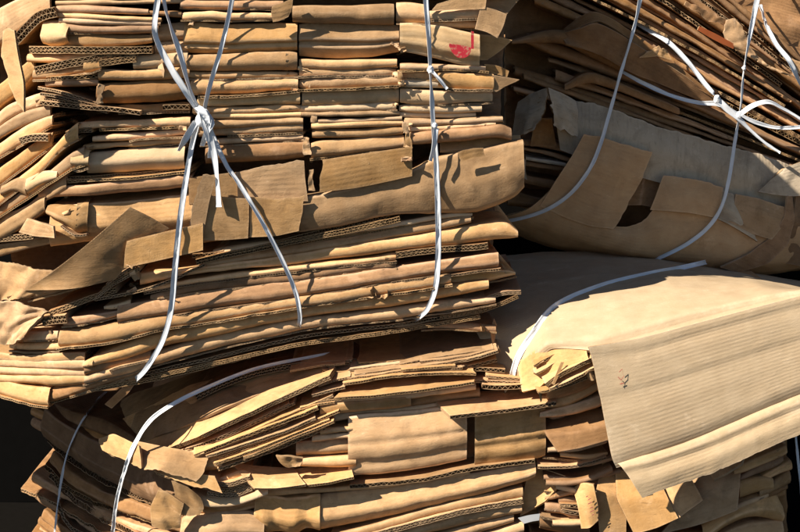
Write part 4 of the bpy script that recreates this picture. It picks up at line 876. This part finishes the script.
# layers down to the ground
def fill_down(parent, yf, x0, x1, ytop, n, dy=0.0, slope=0.0, th=12, mat=None):
    for j in range(n):
        y0 = ytop + j*th; a = rng.uniform(-15, 15)
        fold(parent, [(x0+a, y0, y0+th), ((x0+x1)/2, y0+slope*(x1-x0)/2, y0+th+slope*(x1-x0)/2), (x1+a*.5, y0+slope*(x1-x0), y0+th+slope*(x1-x0))], yf, dy+rng.uniform(0, .01), mat=mat or rng.choice([K, K, DK]), squeeze=.95)
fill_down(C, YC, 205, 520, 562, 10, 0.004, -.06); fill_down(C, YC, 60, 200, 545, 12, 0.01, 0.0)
drape(C, [(112, 560), (113, 532, 10, .7), (117, 500, 10, .7), (125, 470, 20, .7), (134, 446, 20, .7), (150, 421, 20, .7), (175, 403, 20, .7), (215, 384, 10, .6), (258, 368, 10, .6), (310, 357, 10, .5), (338, 352, 10, .5)], label='strap bending over the top of the lower left bale', tuck=.05)
drape(C, [(54, 560, 30, .5), (55, 532, 40, .5), (60, 490, 30, .5), (67, 455, 40, .5), (80, 425, 30, .5), (96, 402, 30, .5), (106, 392, 30, .5)], label='thin strap in the dark at the left end of the lower bale')
core(C, [(90, 425), (300, 375), (520, 370)], [(60, 700), (300, 690), (530, 680)], YC, 0.15, 0.30)

# ------------------------------------------------------------------ bale D : lower right
D = bale('cardboard_bale', (0.5, 0.1, GZ), 'lower right bale capped by one large cream ribbed sheet bent over its front')
def YD(x): return -0.13 + (x-600)*0.0001
def PD(g, dy=0.0, **k): return panel(D, g, YD, dy, **k)
def FD(st, dy=0.0, **k): return fold(D, st, YD, dy, **k)
def SD(st, dy=0.0, **k): return slab(D, st, YD, dy, **k)
# the big sheet: top, double score line, front, lower lip
big = PD([[(440, 268, .40), (490, 258, .44), (540, 254, .46), (590, 253, .46), (660, 258, .46), (745, 273, .46), (830, 288, .46)],
          [(456, 300, .24), (496, 290, .24), (542, 283, .24), (590, 276, .24), (660, 271, .24), (746, 279, .24), (830, 296, .24)],
          [(480, 338, .13), (508, 326, .12), (544, 314, .11), (594, 303, .10), (672, 290, .10), (756, 285, .10), (832, 300, .10)],
          [(503, 386, .07), (523, 364, .055), (548, 342, .03), (598, 341, .0), (690, 315, .0), (770, 297, .0), (840, 285, .0)],
          [(504, 389, .072), (524, 367, .055), (550, 345, .03), (602, 348, .003), (692, 321, .003), (773, 301, .003), (842, 289, .003)],
          [(505, 392, .074), (525, 370, .055), (552, 347, .03), (604, 354, -.010), (694, 327, -.010), (777, 304.5, -.010), (845, 292, -.010)]],
         -0.03, mat='kraft_pale', wav=.0012, h=.005, name='bent_sheet', lin_v=True, lin_u=True, label='large cream ribbed sheet bent over the top and front of the bale')
PDf = panel(big, [[(588, 347, -0.0051), (640, 338, -0.0069), (694, 324, -0.0073), (777, 302, -0.0073), (850, 284, -0.0073)],
          [(590, 352, -0.0060), (640, 345, -0.0096), (695, 330, -0.0096), (778, 307, -0.0096), (850, 289, -0.0096)],
          [(591, 356, -0.0060), (640, 350, -0.0087), (696, 334, -0.0087), (779, 311, -0.0087), (851, 293, -0.0087)],
          [(594, 368, -0.0087), (640, 360, -0.0123), (700, 343, -0.0132), (782, 321, -0.0132), (852, 305, -0.0132)],
          [(599, 394, -0.0132), (644, 384, -0.0177), (702, 366, -0.0191), (786, 340, -0.0186), (854, 322, -0.0186)],
          [(600, 396, -0.0132), (644, 386, -0.0168), (702, 368, -0.0181), (786, 342, -0.0177), (854, 324, -0.0177)],
          [(604, 418, -0.0186), (646, 407, -0.0231), (704, 388, -0.0244), (790, 360, -0.0240), (856, 342, -0.0240)],
          [(611, 454, -0.0258), (654, 441, -0.0303), (706, 423, -0.0312), (797, 385, -0.0312), (859, 367, -0.0312)],
          [(613, 461, -0.0258), (655, 448, -0.0294), (706, 430, -0.0303), (798, 391, -0.0303), (860, 373, -0.0303)],
          [(616, 467, -0.0240), (657, 455, -0.0258), (708, 436, -0.0267), (800, 398, -0.0267), (862, 380, -0.0267)]],
         YD, -0.037, mat='kraft_pale', wav=.0003, dent=.0002, facets=.00012, h=.005, name='front_panel', lin_v=True, label='large cream ribbed front of the bent sheet with faint red print', step=.004)
lip = panel(big, [[(615, 464, -.022), (657, 452, -.026), (708, 433, -.027), (800, 394, -.027), (862, 378, -.027)],
          [(622, 467, -.030), (659, 458, -.035), (710, 440, -.036), (800, 402, -.036), (862, 386, -.036)],
          [(625, 471, -.028), (660, 462, -.032), (711, 445, -.033), (800, 407, -.033), (862, 390, -.033)],
          [(633, 483, -.034), (664, 474, -.039), (712, 457, -.041), (800, 419, -.040), (862, 401, -.040)],
          [(642, 497, -.034), (668, 487, -.038), (714, 471, -.041), (800, 434, -.041), (862, 414, -.041)]],
         YD, -0.037, mat='kraft_pale', wav=.0007, dent=.0004, h=.006, flutes=('u0',), torn=('v1',), torn_amp=.0013, name='lower_lip', lin_v=True, step=.004, crumple=.0005, crum_scale=.04)
def glyph(parent, strokes, dy):
    for (xa, ya, xb, yb_) in strokes:
        G = np.array([[P(xa, ya-.5, YD(xa)+dy), P(xb, yb_-.5, YD(xb)+dy)], [P(xa, ya+.5, YD(xa)+dy), P(xb, yb_+.5, YD(xb)+dy)]])
        sheet('red_mark', parent, interp(interp(G, 6, 1), 4, 0)[::-1], h=.0005, mat='red_faint', wav=0, dent=0)
glyph(big, [(619, 372, 622, 369), (622, 369, 623, 375), (618, 377, 621, 380), (621, 380, 624, 376), (620, 384, 624, 383), (621, 379, 622, 386)], -0.0575)
# left side: box ends poking out from under the sheet
PD([[(519, 362, .05), (540, 347, .03), (562, 343, .02), (586, 350, .0)], [(520, 376, .04), (540, 366, .02), (560, 354, .01), (588, 356, -.01)], [(523, 392, .02), (540, 388, .01), (552, 376, .0), (590, 360, -.015)]], -0.02, name='torn_flap', wav=.002, torn=('u0', 'v0'), torn_amp=.002, crumple=.0008, crum_scale=.03)
for st_, d_, h_ in [([(534, 366), (560, 353), (590, 347)], .0, .004), ([(536, 374), (560, 361), (592, 353)], -.010, .003), ([(546, 384), (566, 371), (594, 358)], -.030, .0065), ([(549, 391), (570, 381), (597, 367)], -.034, .004), ([(538, 393), (560, 388), (596, 374)], -.02, .004)]:
    slab(D, st_, YD, d_-.007, h=h_, double=h_ > .006, rise=.10, back_dx=-.1, depth=.07, flutes=('v1', 'u0'), torn=('v0', 'u0'), torn_amp=.0018, mat=rng.choice([K, 'kraft_light']))
FD([(547, 385, 399), (562, 379, 397), (582, 368, 391), (598, 358, 384)], -0.012, mat=DK, rnd=.1, ends='u0')
PD([[(561, 362, .0), (564, 362, .0)], [(556, 374, -.004), (559, 375, -.004)], [(552, 384, -.01), (554, 385, -.01)]], -.03, name='torn_strip', h=.002)
FD([(540, 398, 412), (565, 396, 408), (585, 386, 400), (602, 378, 392)], -.004, mat=K); FD([(540, 412, 420), (570, 406, 416), (606, 394, 406)], -.006, ends='u0')
FD([(545, 404, 420), (556, 416, 420), (585, 402, 412), (606, 390, 402)], 0.02, mat=DK)
PD([[(543, 420, .05), (575, 414, .04), (612, 408, .02)], [(545, 434, 0), (575, 432, -.01), (612, 424, -.01)], [(558, 452, -.016), (580, 448, -.016), (614, 438, -.014)]], -.01, name='loose_flap', mat=DK, flutes=('u0',), label='brown fold sticking out below the sheet edge')
for q_ in range(16):
    y_ = 446 + q_*5 + rng.uniform(-2, 2); x_ = rng.uniform(538, 562); e_ = rng.uniform(600, 624); g_ = rng.uniform(-.3, .1)
    if rng.random() < .5: SD([(x_, y_), ((x_+e_)/2, y_+3+g_*20), (e_, y_+g_*50)], rng.uniform(-.004, .02), h=rng.choice([.003, .004, .006]), mat=rng.choice([K, DK, DK]), depth=.14, flutes=('v1', 'u0'), torn=('v1',), torn_amp=.003)
    else: FD([(x_, y_, y_+6), ((x_+e_)/2, y_+3+g_*20, y_+9+g_*20), (e_, y_+g_*50, y_+6+g_*50)], rng.uniform(-.004, .02), mat=rng.choice([K, DK]), rnd=.25, ends='u0', depth=.14)
PD([[(530, 466, .05), (548, 470, .04), (566, 476, .02)], [(523, 496, .04), (540, 496, .03), (558, 488, .02)], [(521, 516, .04), (532, 510, .03), (546, 502, .02)]], -.01, mat='kraft', name='loose_flap')
FD([(545, 495, 503), (565, 490, 498), (580, 486, 494), (600, 478, 486)], .006, mat=DK, ends='u0'); FD([(545, 504, 512), (562, 506, 515), (578, 514, 522)], .0, mat=DK, ends='u0'); FD([(540, 514, 530), (562, 518, 534), (590, 524, 540)], .01, mat=DK)
PD([[(574, 488, .02), (584, 482, .0), (594, 484, -.01)], [(578, 504, .0), (588, 502, -.012), (598, 506, -.014)], [(582, 528, .0), (590, 528, -.012), (598, 520, -.012)]], -.008, name='torn_flap', flutes=('u0',))
glyph(D, [(586, 497, 588, 496), (588, 500, 591, 498), (588, 504, 592, 502), (590, 508, 593, 507), (590, 512, 594, 510), (592, 515, 594, 514)], -0.0265)
# under the sheet
PD([[(603, 460, .03), (612, 470, .02), (625, 478, .01)], [(596, 490, .0), (610, 494, -.006), (626, 498, -.006)], [(600, 540, -.01), (612, 540, -.012), (626, 536, -.012)]], -.004, name='torn_flap', flutes=('u0',))
PD([[(615, 470, .02), (640, 474, .02), (661, 486, .01)], [(616, 498, -.006), (642, 498, -.008), (668, 500, -.008)], [(634, 534, -.02), (656, 528, -.02), (678, 518, -.018)]], -.010, name='loose_flap', flutes=('u0',))
PD([[(661, 486, .016), (675, 480, .016), (690, 478, .02)], [(668, 500, -.004), (684, 496, -.004), (698, 492, .0)], [(679, 518, -.016), (690, 510, -.016), (703, 501, -.012)]], -.008, name='loose_flap')
PD([[(690, 476, .03), (712, 470, .03), (742, 462, .03)], [(688, 500, .0), (712, 490, .0), (740, 480, .0)], [(660, 534, -.008), (700, 524, -.01), (737, 510, -.008)]], -.0, name='cardboard_panel')
PD([[(706, 468, .01), (724, 464, .01), (746, 452, .01)], [(714, 480, -.01), (726, 474, -.01), (742, 464, -.008)]], -.012, name='torn_flap')
for st, o in [([(735, 468, 476), (760, 458, 468), (788, 447, 456)], {}), ([(738, 478, 484), (760, 466, 474), (784, 456, 464)], dict(dy=.008, mat=DK)), ([(762, 478, 486), (776, 470, 478), (793, 461, 472)], {}), ([(740, 484, 500), (764, 478, 492), (774, 478, 490)], dict(dy=-.004, rnd=.2)),
              ([(760, 490, 498), (775, 482, 492), (791, 472, 484)], {}), ([(738, 500, 508), (765, 493, 501), (788, 484, 490)], dict(dy=.008, mat=DK)),
              ([(704, 530, 548), (730, 512, 528), (756, 500, 520), (778, 498, 524), (785, 508, 526)], dict(dy=-.004, rnd=.5)), ([(700, 520, 526), (735, 506, 512), (770, 494, 500)], dict(dy=.0)), ([(700, 548, 562), (740, 528, 545), (784, 522, 540)], {})]:
    FD(st, ends='u1', **o)
fill_down(D, YD, 545, 790, 536, 13, 0.006, -.02); fill_down(D, YD, 530, 610, 478, 5, 0.05, 0, mat=DK)
for j in range(14):
    y0 = 346 + j*12
    FD([(505, y0+14, y0+26), (570, y0+6, y0+16), (680, y0, y0+11), (786, y0-14, y0-4)], .05+.004*(j % 3), mat=rng.choice([K, DK]))
core(D, [(505, 330), (650, 300), (786, 300)], [(540, 690), (650, 690), (786, 690)], YD, 0.16, 0.28)
yd = lambda x, d: YD(x)+d
drape(D, [(514, 398, 0, .9), (512, 384, 10, .9), (513, 372, 10, .9), (519, 355, 10), (531, 336, 10), (554, 307, 10), (598, 287, 10), (648, 274, 10, .9), (680, 268, 10, .9), (706, 262, 10, .9)], taut=.1, tuck=.1, off=.0015, label='strap curving over the top of the cream sheet', tuck0=.03)
ribbon(D, [(796, 400, yd(796, .0), 50), (796, 440, yd(796, -.004), 40, .6), (800, 480, yd(800, -.004), 30, .6), (806, 540, yd(806, 0), 30, .6)], width=.009)
PD([[(518, 518, 0), (530, 515, 0), (540, 514, 0)], [(524, 524, -.01), (532, 522, -.01), (539, 521, -.01)]], -.01, mat='white_paper', name='paper_scrap', h=.001, crumple=.001)

# ------------------------------------------------------------------ small torn scraps caught between the layers
def scraps(parent, n, region, seed, mats):
    from mathutils import Vector
    rr = random.Random(seed); T = tree_of([parent]); k = 0
    while k < n:
        px, py = region(rr); d = P(px, py, 0.0)-CAM; d /= np.linalg.norm(d)
        hit = T.ray_cast(Vector(CAM), Vector(d), 20.0)
        if hit[0] is None: continue
        k += 1; y = hit[0].y - .003; w, hh, a = rr.uniform(3, 12), rr.uniform(.8, 2.6), rr.uniform(-.5, .5)
        ca, sa = math.cos(a), math.sin(a)
        G = [[(px + u*w*ca - v*hh*sa, py + u*w*sa + v*hh*ca, y + rr.uniform(-.003, .004)) for u in (-.5, 0, .5)] for v in (-1, 0, 1)]
        panel(parent, G, None, 0.0, name='torn_scrap', mat=rr.choice(mats), h=rr.choice([.0008, .0012, .003]), step=.002, crumple=.0012, crum_scale=.006, torn=('u0', 'u1', 'v0', 'v1'), torn_amp=.0012)
seams = [(187, 10, 170), (298, 25, 135), (308, 120, 190), (399, 25, 110), (406, 115, 165), (70, 110, 240), (95, 85, 110), (130, 265, 300)]
def reg_a(rr):
    x, y0, y1 = rr.choice(seams); return x + rr.uniform(-5, 5), rr.uniform(y0, y1)
scraps(A, 34, reg_a, 4, ['kraft', 'kraft', 'kraft_light', 'kraft_brown'])
